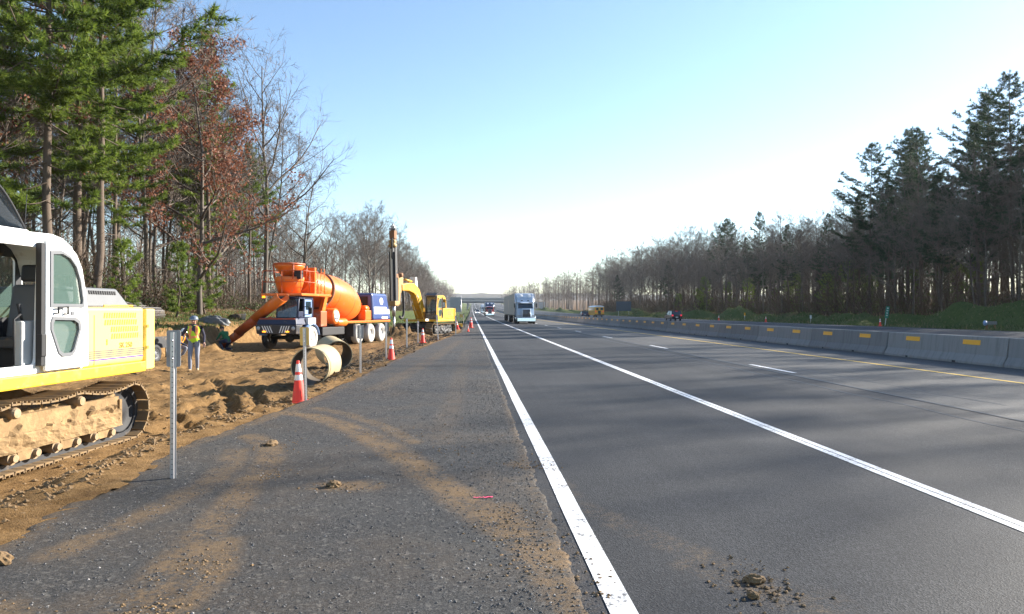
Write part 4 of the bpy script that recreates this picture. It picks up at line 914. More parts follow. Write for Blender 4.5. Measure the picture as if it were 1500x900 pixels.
def mixer():
    rz = math.atan2(-.967, -.254)
    root = empty('mixer_truck', (-9.15, 36.75, -.25), rz, 'orange and blue front discharge concrete mixer truck with chute lowered', 'mixer truck')
    X = (0.0, -5.75, -7.5, -9.2)
    for i, x in enumerate(X):
        for s in (1, -1):
            wheel(root, x, 1.10 * s, .57, .34 if i == 0 else .36, s, MT['black'] if i == 0 and s < 0 else MT['dusttyre'], MT['rim'], hub_out=.25 if i == 0 else -.25)
            if i: 
                b = MB(); b.lathe([(.3, -.14), (.5, -.15), (.56, -.1), (.56, .1), (.5, .15), (.3, .14)], 24, Matrix.Translation((x, .72 * s, .57)) @ Matrix.Rotation(R(90), 4, 'X')); b.build('inner_tyre', MT['black'], root)
        b = MB(); b.tube([(x, -1.0, .57), (x, 1.0, .57)], .1, 10); b.lathe([(.0, -.2), (.22, -.12), (.26, 0), (.22, .12), (.0, .2)], 12, Matrix.Translation((x, 0, .57)) @ Matrix.Rotation(R(90), 4, 'Y')); b.build('axle', MT['black'], root)
    for s in (1, -1): b = MB(); b.span((-10.9, .40 * s - .06, .78), (1.2, .40 * s + .06, 1.10)); b.build('chassis_rail', MT['dark'], root)
    # nose, bumper with chevrons, cab
    b = MB(); b.frus(.78, (.75, 1.32, -1.05, 1.05), 1.22, (.75, 1.38, -1.1, 1.1)); nose = b.build('bumper', MT['dark'], root, .03)
    def chev(y0, dirn):
        c = MB()
        for k in range(4):
            y = y0 + k * .13 * dirn
            c.add([(1.352, y, .84), (1.352, y + .06 * dirn, .84), (1.386, y + (.06 + .14) * dirn, 1.18), (1.386, y + .14 * dirn, 1.18)], [(0, 1, 2, 3)])
        c.build('chevron_stripe', MT['wpaint'], nose)
    chev(.16, 1); chev(-.16, -1)
    for s in (1, -1):
        c = MB(); c.lathe([(.0, .05), (.085, .04), (.10, 0)], 12, Matrix.Translation((1.37, .93 * s, 1.06)) @ Matrix.Rotation(R(90), 4, 'Y')); c.build('headlamp', MT['lgrey'], nose)
        c = MB(); c.box((1.375, .62 * s, .90), (.03, .18, .07)); c.build('turn_lamp', MT['amber'], nose)
    b = MB(); b.frus(1.222, (-.6, 1.34, -1.08, 1.08), 1.58, (-.6, 1.22, -.98, .98)); b.build('front_deck', MT['shadeblue'], root, .05)
    c = MB(); c.box((1.262, 0, 1.52), (.03, 1.9, .05)); c.build('trim_strip', MT['redorange'], root)
    # cab: posts, roof and glass
    cx0, cx1, cy0, cy1, z0, z1 = -.55, .95, -.18, .92, 1.585, 2.50
    b = MB()
    for (x, y) in ((cx0, cy0), (cx0, cy1), (.32, cy1), (.32, cy0)): b.box((x, y, (z0 + z1) / 2), (.11, .11, z1 - z0))
    for y in (cy0, cy1): b.tube([(cx1, y, z0), (cx1 - .12, y, z1)], .055, 6)
    b.span((cx0, cy1 - .05, z0), (cx1, cy1 + .03, z0 + .30)); b.span((cx0, cy0 - .03, z0), (cx1, cy0 + .05, z0 + .30)); b.span((cx0 - .03, cy0, z0), (cx0 + .03, cy1, z1)); b.span((cx0 - .05, cy0 - .05, z1), (cx1 - .05, cy1 + .05, z1 + .12))
    cabo = b.build('cab', MT['shadeblue'], root, .02)
    b = MB(); b.span((-.44, cy1 + .031, z0 + .03), (.27, cy1 + .05, z1 - .02)); b.build('cab_door', MT['lblue'], cabo, .01)
    b = MB(); b.span((-.34, cy1 + .051, z0 + .38), (.20, cy1 + .06, z1 - .12)); b.build('door_window', MT['dglass'], cabo)
    b = MB(); b.span((-.46, cy1 + .02, 1.25), (.30, cy1 + .26, 1.56)); b.build('door_step', MT['wpaint'], cabo)
    b = MB(); b.add([(cx1 + .01, cy0, z0 + .02), (cx1 + .01, cy1, z0 + .02), (cx1 - .11, cy1, z1), (cx1 - .11, cy0, z1)], [(0, 1, 2, 3)]); b.build('windscreen', MT['tint'], cabo)
    b = MB(); b.span((-.35, .1, 1.6), (.2, .65, 1.9)); b.span((-.42, .12, 1.9), (-.25, .62, 2.4)); b.build('driver_seat', MT['black'], cabo, .03)
    b = MB(); b.tube([(.55, cy1 + .1, 1.7), (.6, cy1 + .5, 1.75), (.6, cy1 + .55, 2.05), (.6, cy1 + .4, 2.15), (.5, cy1 + .1, 2.1)], .02, 6); b.box((.6, cy1 + .5, 1.92), (.05, .2, .32)); b.build('mirror', MT['black'], cabo)
    # front mudguards
    for s in (1, -1):
        b = MB(); vs = []
        for i in range(13): a = R(10 + 160 * i / 12); vs += [(.70 * math.cos(a), .86 * s, .57 + .70 * math.sin(a)), (.70 * math.cos(a), 1.30 * s, .57 + .70 * math.sin(a))]
        b.add(vs, [(2 * i, 2 * i + 1, 2 * i + 3, 2 * i + 2) for i in range(12)], 0, True); o = b.build('mudguard', MT['lblue'], root); o.modifiers.new('solid', 'SOLIDIFY').thickness = .03
    # drum on its inclined axis
    A = Vector((-1.05, 0, 3.42)); B = Vector((-7.35, 0, 2.10)); d = (B - A); L = d.length
    Md = Matrix.Translation(A) @ d.to_track_quat('Z', 'Y').to_matrix().to_4x4()
    prof = [(.50, -.05), (.56, 0), (.66, .5), (.80, 1.2), (.95, 1.95), (1.08, 2.6), (1.155, 3.2), (1.18, 3.8), (1.17, 4.4), (1.11, 5.0), (1.0, 5.5), (.86, 5.95), (.66, 6.25), (.40, L - .03), (.0, L)]
    b = MB(); b.lathe(prof, 56, Md); drum = b.build('drum', MT['orange'], root)
    b = MB(); b.lathe([(.965, 1.88), (1.035, 1.88), (1.045, 2.0), (.985, 2.0)], 48, Md); b.build('drum_track_ring', MT['rust'], drum)
    for h_, r_ in ((.55, .672), (4.35, 1.174), (2.6, 1.083)): b = MB(); b.lathe([(r_, h_), (r_ + .008, h_ + .01), (r_, h_ + .04)], 48, Md); b.build('weld_seam', MT['redorange'], drum)
    b = MB(); b.lathe([(.0, L - .12), (.35, L - .1), (.35, L + .25), (.2, L + .5), (.0, L + .5)], 16, Md); b.build('drum_drive', MT['redorange'], root)
    # pedestals, hopper, platform
    for s in (1, -1):
        b = MB(); b.frus(1.1, (-2.2, -1.7, .62 * s - .1, .62 * s + .1), 2.65, (-2.55, -2.25, .72 * s - .1, .72 * s + .1)); b.build('drum_pedestal', MT['orange'], root)
        b = MB(); b.lathe([(.0, -.08), (.14, -.08), (.14, .08), (.0, .08)], 14, Matrix.Translation((-2.6, .62 * s, 2.25)) @ d.to_track_quat('Z', 'Y').to_matrix().to_4x4()); b.build('drum_roller', MT['dark'], root)
    b = MB(); b.span((-2.3, -1.05, 2.66), (.95, 1.15, 2.78)); b.build('platform', MT['orange'], root, .015)
    Mh = Matrix.Translation((.05, 0, 0)) @ Matrix.Diagonal((1.0, .9, 1.0, 1.0))
    b = MB(); b.lathe([(.80, 4.24), (.78, 4.10), (.62, 3.95), (.34, 3.56)], 18, Mh); hp = b.build('charge_hopper', MT['orange'], root); hp.modifiers.new('solid', 'SOLIDIFY').thickness = .03
    b = MB(); b.lathe([(.76, 4.22), (.84, 4.22), (.84, 4.30), (.76, 4.30), (.76, 4.22)], 18, Mh); b.build('hopper_lip', MT['redorange'], hp)
    b = MB(); b.lathe([(.30, 3.72), (.30, 3.35)], 12, Mh); b.build('hopper_throat', MT['black'], hp)
    b = MB(); b.lathe([(.74, 3.62), (.80, 3.60), (.78, 3.45), (.58, 2.79)], 18, Mh); b.build('collector', MT['orange'], root).modifiers.new('solid', 'SOLIDIFY').thickness = .03
    for k, (hx, hy) in enumerate(((.62, .5), (.62, -.5), (-.6, .55), (-.6, -.55))): b = MB(); b.tube([(hx, hy, 3.5), (hx * 1.05, hy * 1.1, 4.2)], .035, 6); b.build('hopper_strut', MT['redorange'], root)
    b = MB(); b.span((.2, .45, 3.5), (.45, .85, 3.95)); b.build('hydraulic_motor', MT['black'], root, .05)
    b = MB()
    for (x, y) in ((.9, 1.08), (.9, -1.0), (-.9, 1.08), (-.9, -1.0), (0, 1.08), (.9, .05)): b.tube([(x, y, 2.78), (x, y, 3.9)], .022, 6)
    for z in (3.35, 3.9): b.tube([(-.9, 1.08, z), (.9, 1.08, z), (.9, -1.0, z), (-.9, -1.0, z)], .02, 6)
    b.build('guard_rail', MT['redorange'], root)
    b = MB(); b.span((-1.28, -.75, 2.78), (-1.10, .80, 4.15)); b.build('drum_yoke', MT['orange'], root, .02)
    b = MB(); b.tube([(-1.5, .95, 2.8), (-1.5, .95, 4.1), (-1.9, .95, 4.1), (-1.9, .95, 2.8)], .022, 6)
    for k in range(4): b.tube([(-1.5, .95, 3.0 + .3 * k), (-1.9, .95, 3.0 + .3 * k)], .016, 6)
    b.build('ladder', MT['orange'], root)
    b = MB(); b.lathe([(.0, .12), (.07, .1), (.085, 0), (.0, 0)], 12, Matrix.Translation((.9, -.92, 2.55))); b.build('beacon', MT['amber'], root)
    # chute: half pipe from under the collector to the ground on the driver side
    mw = root.matrix_basis.copy(); mw = Matrix.Translation(root.location) @ Matrix.Rotation(rz, 4, 'Z'); inv = mw.inverted()
    P0 = inv @ Vector((-9.1, 35.25, 2.42)); P1 = inv @ Vector((-12.95, 38.3, dirt_z(-12.95, 38.3) + .22))
    def chute(a, c, r0, r1, m, nm, par):
        b = MB(); dv = (c - a).normalized(); sd = dv.cross(Vector((0, 0, 1))).normalized(); up = sd.cross(dv); vs = []; n = 10
        for p, r in ((a, r0), (c, r1)):
            for i in range(n + 1): t = R(165 + 210 * i / n); vs.append(p + sd * r * math.cos(t) + up * r * math.sin(t))
        b.add(vs, [(i, i + 1, n + 2 + i, n + 1 + i) for i in range(n)], 0, True); o = b.build(nm, m, par); o.modifiers.new('solid', 'SOLIDIFY').thickness = .02; return o
    ch = chute(P0, P0.lerp(P1, .46), .34, .28, MT['orange'], 'chute', root); chute(P0.lerp(P1, .43) - Vector((0, 0, .05)), P0.lerp(P1, .74), .28, .26, MT['redorange'], 'chute_extension', ch); chute(P0.lerp(P1, .71) - Vector((0, 0, .08)), P1, .25, .22, MT['redorange'], 'chute_extension', ch)
    b = MB(); q = P0.lerp(P1, .44); b.tube([q + Vector((0, 0, .3)), q + Vector((.1, -.5, .5))], .03, 6); b.tube([q + Vector((0, 0, -.25)), Vector((1.1, -.4, 1.6))], .045, 8); b.build('chute_strut', MT['redorange'], ch)
    # tanks and boxes along the left side
    b = MB(); Mt = Matrix.Translation((-2.9, .25, 1.62)) @ Matrix.Rotation(R(-90), 4, 'X'); b.lathe([(.0, -.9), (.40, -.88), (.44, -.84), (.44, .84), (.41, .9), (.0, .93)], 28, Mt); tk = b.build('water_tank', MT['orange'], root)
    b = MB(); b.lathe([(.0, .945), (.29, .94), (.30, .925)], 24, Mt); b.build('number_disc', MT['wpaint'], tk)
    text_mb('33', .42, lambda u, v, w_: (-2.66 - u, 1.198, 1.48 + v)).build('fleet_number', MT['shadeblue'], tk)
    b = MB(); b.tube([(-3.1, .98, 1.28), (-3.2, .98, 1.28), (-4.3, .98, 1.28), (-4.4, .98, 1.28)], [.12, .22, .22, .12], 16); b.build('air_tank', MT['orange'], root)
    b = MB(); b.span((-1.9, .55, 1.1), (-1.2, 1.1, 1.9)); b.build('side_locker', MT['redorange'], root, .03)
    b = MB(); b.span((-10.9, -1.15, 1.22), (-4.4, 1.15, 1.34)); b.build('rear_deck', MT['orange'], root, .02)
    b = MB(); b.span((-8.0, .55, 1.341), (-7.1, 1.05, 1.95)); b.build('oil_tank', MT['orange'], root, .05)
    b = MB(); b.tube([(-7.2, .8, 2.05), (-7.8, .8, 2.05)], .2, 14); b.build('hydraulic_filter', MT['orange'], root)
    b = MB(); b.span((-7.9, -.9, 1.341), (-7.6, .5, 2.4)); b.build('engine_bulkhead', MT['redorange'], root)
    # engine housing
    b = MB(); b.frus(1.345, (-11.0, -8.05, -1.15, 1.17), 3.0, (-10.5, -8.05, -1.05, 1.05)); eh = b.build('engine_housing', MT['blue'], root, .12, seg=3)
    b = MB(); b.span((-8.04, -.8, 1.7), (-8.02, .8, 2.8)); b.build('radiator_grille', MT['black'], eh)
    sl = lambda z: 1.17 - .12 * (z - 1.345) / 1.655 + .006
    def patch(nm, x0, x1, za, zb, m, e=0.0):
        c = MB(); c.add([(x0, sl(za) + e, za), (x1, sl(za) + e, za), (x1, sl(zb) + e, zb), (x0, sl(zb) + e, zb)], [(0, 1, 2, 3)]); return c.build(nm, m, eh)
    patch('white_band', -10.75, -8.25, 1.72, 2.02, MT['wpaint']); patch('white_band', -10.3, -8.25, 2.04, 2.16, MT['wpaint']); patch('white_band', -10.4, -9.4, 1.42, 1.55, MT['wpaint'])
    def disc(nm, x, z, rx_, rz_, m, e):
        c = MB(); c.add([(x + rx_ * math.cos(t), sl(z + rz_ * math.sin(t)) + e, z + rz_ * math.sin(t)) for t in [2 * math.pi * k / 24 for k in range(24)]], [tuple(range(24))]); c.build(nm, m, eh)
    disc('emblem', -9.5, 2.52, .28, .22, MT['wpaint'], .003); disc('emblem_ring', -9.5, 2.52, .19, .16, MT['brick_red'], .006); disc('emblem_center', -9.5, 2.52, .11, .09, MT['wpaint'], .009)
    b = MB(); b.span((-4.3, -1.0, .6), (-1.6, 1.0, 1.05)); b.build('fuel_tank', MT['black'], root, .05)
    for x in (-4.9, -10.3): b = MB(); b.span((x - .02, .85, .45), (x + .02, 1.28, 1.15)); b.build('mud_flap', MT['black'], root)
    return root
mixer()
# ---------------------------------------------------------------- people
MT['skin'] = mat('skin', (.48, .27, .19), .55, 0, .1); MT['navy'] = mat('navy_cloth', (.035, .035, .06), .9, 0, .3, 8); MT['jeans'] = mat('grey_work_trousers', (.20, .21, .25), .9, 0, .35, 6); MT['boot'] = mat('tan_boots', (.42, .30, .17), .8, 0, .3)
MT['lime'] = mat('lime_vest', (.50, .72, .02), .8, 0, .1); MT['vesto'] = mat('vest_orange_tape', (.85, .30, .10), .7, 0, .1); MT['hatgrey'] = mat('grey_blue_hard_hat', (.12, .15, .20), .45); MT['hatwhite'] = mat('white_hard_hat', (.75, .75, .72), .35); MT['greenshirt'] = mat('green_sweatshirt', (.02, .13, .05), .9, 0, .3, 8); MT['hair'] = mat('dark_hair', (.03, .02, .015), .8)
def person(loc, rz, J, label, mats, hat, vest):
    """J: joint positions, the figure faces +X"""
    root = empty('person', loc, rz, label, 'person')
    V = []; Rr = []; E_ = []; T = []; idx = {}
    def add(n_, p, r, par=None, kind='top'):
        idx[n_] = len(V); V.append(Vector(p)); Rr.append(r)
        if par: E_.append((idx[par], idx[n_])); T.append(kind)
    P = {k: Vector(v) for k, v in J.items()}
    add('pel', P['pel'], .135); add('belly', P['pel'].lerp(P['chest'], .5), .125, 'pel', 'torso'); add('chest', P['chest'], .150, 'belly', 'torso'); add('neckb', P['neck'], .075, 'chest', 'torso')
    nk = P['head'] - P['neck']; add('neck', P['neck'] + nk * .30, .055, 'neckb', 'skin'); add('chin', P['neck'] + nk * .62, .078, 'neck', 'skin'); add('skull', P['head'], .098, 'chin', 'skin'); add('crown', P['head'] + nk.normalized() * .06, .075, 'skull', 'skin')
    for s in 'LR':
        add('sh' + s, P['sh' + s], .075, 'chest', 'torso' if 0 else 'sleeve'); add('up' + s, P['sh' + s].lerp(P['el' + s], .5), .058, 'sh' + s, 'sleeve'); add('el' + s, P['el' + s], .048, 'up' + s, 'sleeve'); add('fo' + s, P['el' + s].lerp(P['wr' + s], .5), .044, 'el' + s, 'sleeve'); add('wr' + s, P['wr' + s], .032, 'fo' + s, 'sleeve')
        hd = (P['wr' + s] - P['el' + s]).normalized(); add('pa' + s, P['wr' + s] + hd * .07, .038, 'wr' + s, 'skin')
        sd = hd.cross(Vector((1, 0, .2))).normalized(); fd = (hd + Vector((.35, 0, 0))).normalized()
        for k, (o_, ln) in enumerate(((-.03, .062), (-.01, .075), (.011, .07), (.03, .055))):
            a = P['wr' + s] + hd * .095 + sd * o_; add(f'f{s}{k}a', a, .011, 'pa' + s, 'skin'); add(f'f{s}{k}b', a + hd * ln * .55, .009, f'f{s}{k}a', 'skin'); add(f'f{s}{k}c', a + hd * ln * .55 + fd * ln * .5, .007, f'f{s}{k}b', 'skin')
        a = P['wr' + s] + hd * .055 + sd * -.045 + Vector((.02, 0, 0)); add(f't{s}a', a, .012, 'pa' + s, 'skin'); add(f't{s}b', a + hd * .05 + Vector((.015, 0, 0)), .009, f't{s}a', 'skin')
        add('hip' + s, P['hip' + s], .105, 'pel', 'leg'); add('th' + s, P['hip' + s].lerp(P['kn' + s], .45), .088, 'hip' + s, 'leg'); add('kn' + s, P['kn' + s], .066, 'th' + s, 'leg'); add('ca' + s, P['kn' + s].lerp(P['an' + s], .35), .066, 'kn' + s, 'leg'); add('an' + s, P['an' + s], .052, 'ca' + s, 'leg')
        tv = P['toe' + s] - P['an' + s]; add('he' + s, P['an' + s] + Vector((-.02, 0, -.04)), .048, 'an' + s, 'boot'); add('ba' + s, P['an' + s] + tv * .65 + Vector((0, 0, .0)), .05, 'he' + s, 'boot'); add('to' + s, P['toe' + s], .036, 'ba' + s, 'boot')
    me = bpy.data.meshes.new('body_skeleton'); me.from_pydata(V, E_, []); o = bpy.data.objects.new('body_skeleton', me); COL.objects.link(o)
    o.modifiers.new('skin', 'SKIN'); o.modifiers.new('sub', 'SUBSURF').levels = 2
    sv = me.skin_vertices[0].data
    for i, r in enumerate(Rr): sv[i].radius = (r, r); sv[i].use_root = (i == 0)
    for n_ in ('chest', 'belly', 'pel'): i = idx[n_]; sv[i].radius = (Rr[i] * .82, Rr[i] * 1.2) if n_ != 'pel' else (Rr[i] * .85, Rr[i] * 1.1)
    dg = bpy.context.evaluated_depsgraph_get(); ev = bpy.data.meshes.new_from_object(o.evaluated_get(dg)); bpy.data.objects.remove(o)
    order = ['skin', 'sleeve', 'torso', 'leg', 'boot']
    ev.materials.clear()
    for k in order: ev.materials.append(mats[k])
    vb, vf, vm = [], [], []
    for p in ev.polygons:
        c = p.center; best = 9; bt = 'torso'
        for (a, b_), t in zip(E_, T):
            q, k = mgeo.intersect_point_line(c, V[a], V[b_]); k = max(0, min(1, k)); dd = (c - V[a].lerp(V[b_], k)).length / (.5 * (Rr[a] + Rr[b_]) + .02)
            if dd < best: best = dd; bt = t
        p.material_index = order.index(bt); p.use_smooth = True
        if bt == 'torso' or (bt == 'sleeve' and (c - P['chest']).length < .19): vf.append(p.index)
    ev.name = 'body'; body = bpy.data.objects.new('body', ev); COL.objects.link(body); body.parent = root
    if vest:                                             # sleeveless vest over the torso
        b = MB(); up = (P['neck'] - P['pel']); L = up.length; up.normalize()
        for fi in vf:
            p = ev.polygons[fi]; h = (p.center - P['pel']).dot(up) / L
            if h < .02 or h > 1.0: continue
            lat = (p.center - P['pel'] - up * h * L); front = lat.x > .03
            mi = 1 if abs(h - .30) < .085 else 0
            if h > .38 and .055 < abs(lat.y) < .135: mi = 1
            if front and h > .62 and abs(lat.y) < .045: mi = 2
            b.add([ev.vertices[i].co + ev.vertices[i].normal * .022 for i in p.vertices], [tuple(range(len(p.vertices)))], mi, True)
        b.build('vest', vest, root)
    # face and hat
    hd = P['head']; f = Vector(J.get('face', (1, 0, 0))).normalized(); sd = Vector((0, 0, 1)).cross(f).normalized(); upv = f.cross(sd)
    b = MB(); c = hd + f * .095 - upv * .03; b.add([c + upv * .03, c + sd * .014 - upv * .012, c - sd * .014 - upv * .012, c + f * .028 - upv * .01], [(0, 1, 3), (0, 3, 2), (1, 2, 3)]); b.build('nose', mats['skin'], root)
    for s in (1, -1):
        b = MB(); b.lathe([(.0, .008), (.009, .004), (.011, 0)], 8, Matrix.Translation(hd + f * .091 + sd * .034 * s - upv * .005) @ f.to_track_quat('Z', 'Y').to_matrix().to_4x4()); b.build('eye', MT['black'], root)
        b = MB(); b.lathe([(.0, .012), (.02, .01), (.028, 0), (.0, -.006)], 8, Matrix.Translation(hd + sd * .098 * s - upv * .02) @ (sd * s).to_track_quat('Z', 'Y').to_matrix().to_4x4()); b.build('ear', mats['skin'], root)
    b = MB(); b.box(hd + f * .088 - upv * .072, (.012, .045, .008)); b.build('mouth', MT['brick_red'], root)
    Mh = Matrix.Translation(hd) @ Matrix((f, sd, upv)).transposed().to_4x4()
    b = MB()
    if hat[1] == 'hard': b.lathe([(.128, .035), (.150, .030), (.150, .036), (.132, .045), (.13, .07), (.115, .115), (.08, .145), (.035, .158), (.0, .16)], 20, Mh); b.add([Mh @ Vector(p) for p in ((.13, -.09, .036), (.205, -.06, .022), (.205, .06, .022), (.13, .09, .036), (.13, -.09, .044), (.205, -.06, .03), (.205, .06, .03), (.13, .09, .044))], [(0, 1, 2, 3), (7, 6, 5, 4), (0, 4, 5, 1), (1, 5, 6, 2), (2, 6, 7, 3)])
    else: b.lathe([(.112, .0), (.116, .03), (.11, .075), (.085, .11), (.045, .13), (.0, .135)], 18, Mh)
    b.build('hard_hat' if hat[1] == 'hard' else 'knit_cap', hat[0], root)
    return root
J1 = dict(pel=(0, 0, .97), chest=(.03, 0, 1.34), neck=(.03, 0, 1.50), head=(.06, .0, 1.67), shL=(.02, .20, 1.44), elL=(-.03, .30, 1.18), wrL=(.06, .31, .95), shR=(.02, -.20, 1.44), elR=(-.06, -.36, 1.22), wrR=(.02, -.56, 1.10), hipL=(0, .10, .92), knL=(.10, .11, .52), anL=(-.02, .10, .12), toeL=(.14, .12, .05), hipR=(0, -.10, .92), knR=(.14, -.10, .50), anR=(.18, -.09, .10), toeR=(.36, -.10, .05))
base_m = dict(skin=MT['skin'], sleeve=MT['navy'], torso=MT['navy'], leg=MT['jeans'], boot=MT['boot'])
person((-9.02, 23.9, dirt_z(-9.02, 23.9) - .01), R(-78), J1, 'person in lime and orange vest and grey hard hat walking across the dirt', base_m, (MT['hatgrey'], 'hard'), [MT['lime'], MT['vesto'], MT['navy']])
J2 = dict(pel=(0, 0, .52), chest=(.22, 0, .82), neck=(.30, 0, .93), head=(.38, 0, 1.08), shL=(.22, .19, .90), elL=(.38, .24, .66), wrL=(.58, .14, .56), shR=(.22, -.19, .90), elR=(.40, -.22, .66), wrR=(.60, -.10, .56), hipL=(0, .11, .48), knL=(.36, .16, .46), anL=(.12, .15, .11), toeL=(.30, .17, .05), hipR=(0, -.11, .48), knR=(.30, -.18, .12), anR=(-.10, -.16, .10), toeR=(.02, -.17, .04), face=(1, 0, -.25))
person((-11.75, 29.3, dirt_z(-11.75, 29.3) - .02), R(-20), J2, 'kneeling person in orange vest and white hard hat behind the grey plate post', base_m, (MT['hatwhite'], 'hard'), [MT['vesto'], MT['panel'], MT['navy']])
m3 = dict(base_m); m3['sleeve'] = MT['greenshirt']; m3['torso'] = MT['greenshirt']; m3['leg'] = MT['navy']
person((-11.85, 35.6, dirt_z(-11.85, 35.6) - .02), R(150), J2, 'crouching person in green sweatshirt and dark cap beside the chute end', m3, (MT['hair'], 'knit'), None)
# ---------------------------------------------------------------- clutter on the left verge
MT['tarp'] = mat('grey_tarpaulin', (.13, .135, .14), .5, 0, .35, 3, .3, 12); MT['wood'] = mat('raw_lumber', (.42, .28, .14), .8, 0, .25, 4)
def heap(name, loc, sc, m, label, cat, fold=1.0):
    bm_ = bmesh.new(); bmesh.ops.create_uvsphere(bm_, u_segments=36, v_segments=16, radius=1)
    for v in bm_.verts:
        k = 1 + .22 * fold * mnoise.noise(Vector((v.co.x * 1.6 + loc[0], v.co.y * 4, v.co.z * 2))) + .10 * fold * abs(mnoise.noise(v.co * 5 + Vector(loc)))
        v.co = Vector((v.co.x * sc[0] * k, v.co.y * sc[1] * k, max(-.12, v.co.z) * sc[2] * k))
    me = bpy.data.meshes.new(name); bm_.to_mesh(me); bm_.free(); me.materials.append(m)
    for p in me.polygons: p.use_smooth = True
    o = bpy.data.objects.new(name, me); COL.objects.link(o); o.location = loc; return tag(o, label, cat)
gz = lambda x, y: max(dirt_z(x, y), ground_z(x, y)) if x > -16 else ground_z(x, y)
o = heap('tarpaulin_bundle', (-14.6, 41.5, gz(-14.6, 41.5) + .05), (.85, .45, .42), MT['tarp'], 'grey folded tarpaulin bundle lying on the grass above the dirt bank', 'tarpaulin', 2.4); o.rotation_euler = (0, 0, R(-12))
o = heap('soil_bag', (-15.9, 49.5, gz(-15.9, 49.5) + .05), (.55, .3, .28), MT['darkclod'], 'dark bag on the grass in front of the tree trunks', 'bag')
def bucket(loc):
    root = empty('bucket', loc, 0, 'white plastic bucket on the grass in front of the tree trunks', 'bucket'); b = MB(); b.lathe([(.0, 0), (.13, 0), (.15, .34), (.16, .34), (.16, .37), (.14, .37), (.12, .03), (.0, .03)], 20); b.build('pail', MT['wpaint'], root)
    b = MB(); b.tube([(.16 * math.cos(t), -.02, .35 + .15 * math.sin(t)) for t in [math.pi * k / 10 for k in range(11)]], .006, 5); b.build('handle', MT['steel'], root)
bucket((-15.2, 48.8, gz(-15.2, 48.8)))
def rebar_cage(loc, rz, L, r, label):
    root = empty('rebar_cage', loc, rz, label, 'rebar cage', 'rebar cages lying on the verge')
    for k in range(10): a = 2 * math.pi * k / 10; b = MB(); b.tube([(0, r * math.cos(a), r + r * math.sin(a)), (L, r * math.cos(a) + random.uniform(-.03, .03), r + r * math.sin(a))], .020, 5); b.build('bar', MT['rebar'], root)
    for k in range(int(L / .28)):
        x = .1 + k * .28; b = MB(); b.tube([(x, (r + .012) * math.cos(t), r + (r + .012) * math.sin(t)) for t in [2 * math.pi * q / 14 for q in range(15)]], .013, 4); b.build('hoop', MT['rebar'], root)
rebar_cage((-16.3, 35.2, gz(-16.3, 35.2)), R(103), 7.0, .42, 'long grey rebar cage lying on the grass behind the walking person'); rebar_cage((-17.3, 34.4, gz(-17.3, 34.4)), R(100), 6.6, .42, 'second rebar cage lying deeper in the grass towards the trees')
def trailer():
    x, y = -13.1, 28.5; root = empty('utility_trailer', (x, y, dirt_z(x, y) - .03), R(80), 'dark utility trailer half hidden behind the excavator counterweight', 'trailer')
    b = MB(); b.span((-1.3, -.75, .55), (1.3, .75, .63)); b.build('deck', MT['dark'], root)
    for s in (1, -1): b = MB(); b.span((-1.3, .72 * s - .02, .63), (1.3, .72 * s + .02, 1.0)); b.build('side_board', MT['dark'], root); wheel(root, 0, .92 * s, .36, .2, s, MT['black'], MT['grey'])
    b = MB(); b.tube([(1.3, .5, .58), (2.3, 0, .55)], .04, 6); b.tube([(1.3, -.5, .58), (2.3, 0, .55)], .04, 6); b.tube([(2.2, 0, .55), (2.2, 0, 0)], .03, 6); b.build('drawbar', MT['dark'], root)
    b = MB(); b.tube([(0, -.9, .36), (0, .9, .36)], .05, 8); b.build('axle', MT['dark'], root)
trailer()
for k, (x, y, a) in enumerate(((-12.35, 35.4, 35), (-12.9, 36.2, 20))):
    zt = dirt_z(x, y); o = MB().box((0, 0, .55), (.09, .04, 1.2)).build('wooden_stake', MT['wood']); o.location = (x, y, zt - .05); o.rotation_euler = (0, R(-a), .6); tag(o, ['raw wooden stake leaning behind the green sweatshirt', 'wooden stake leaning on the bank behind the chute end'][k], 'stake')
def compressor():
    root = empty('small_pump', (-1.25, 68, -.05), .3, 'small yellow pump on the grass behind the drill rig', 'pump'); b = MB(); b.box((0, 0, .35), (.7, .5, .35)); b.build('housing', MT['rigyellow'], root, .06)
    for s in (1, -1): wheel(root, 0, .3 * s, .18, .1, s, MT['black'], MT['grey'])
    b = MB(); b.tube([(.35, -.2, .4), (.7, -.2, .6), (.7, .2, .6), (.35, .2, .4)], .02, 6); b.tube([(.5, 0, .4), (.5, 0, 0)], .02, 6); b.build('handle', MT['dark'], root)
compressor()
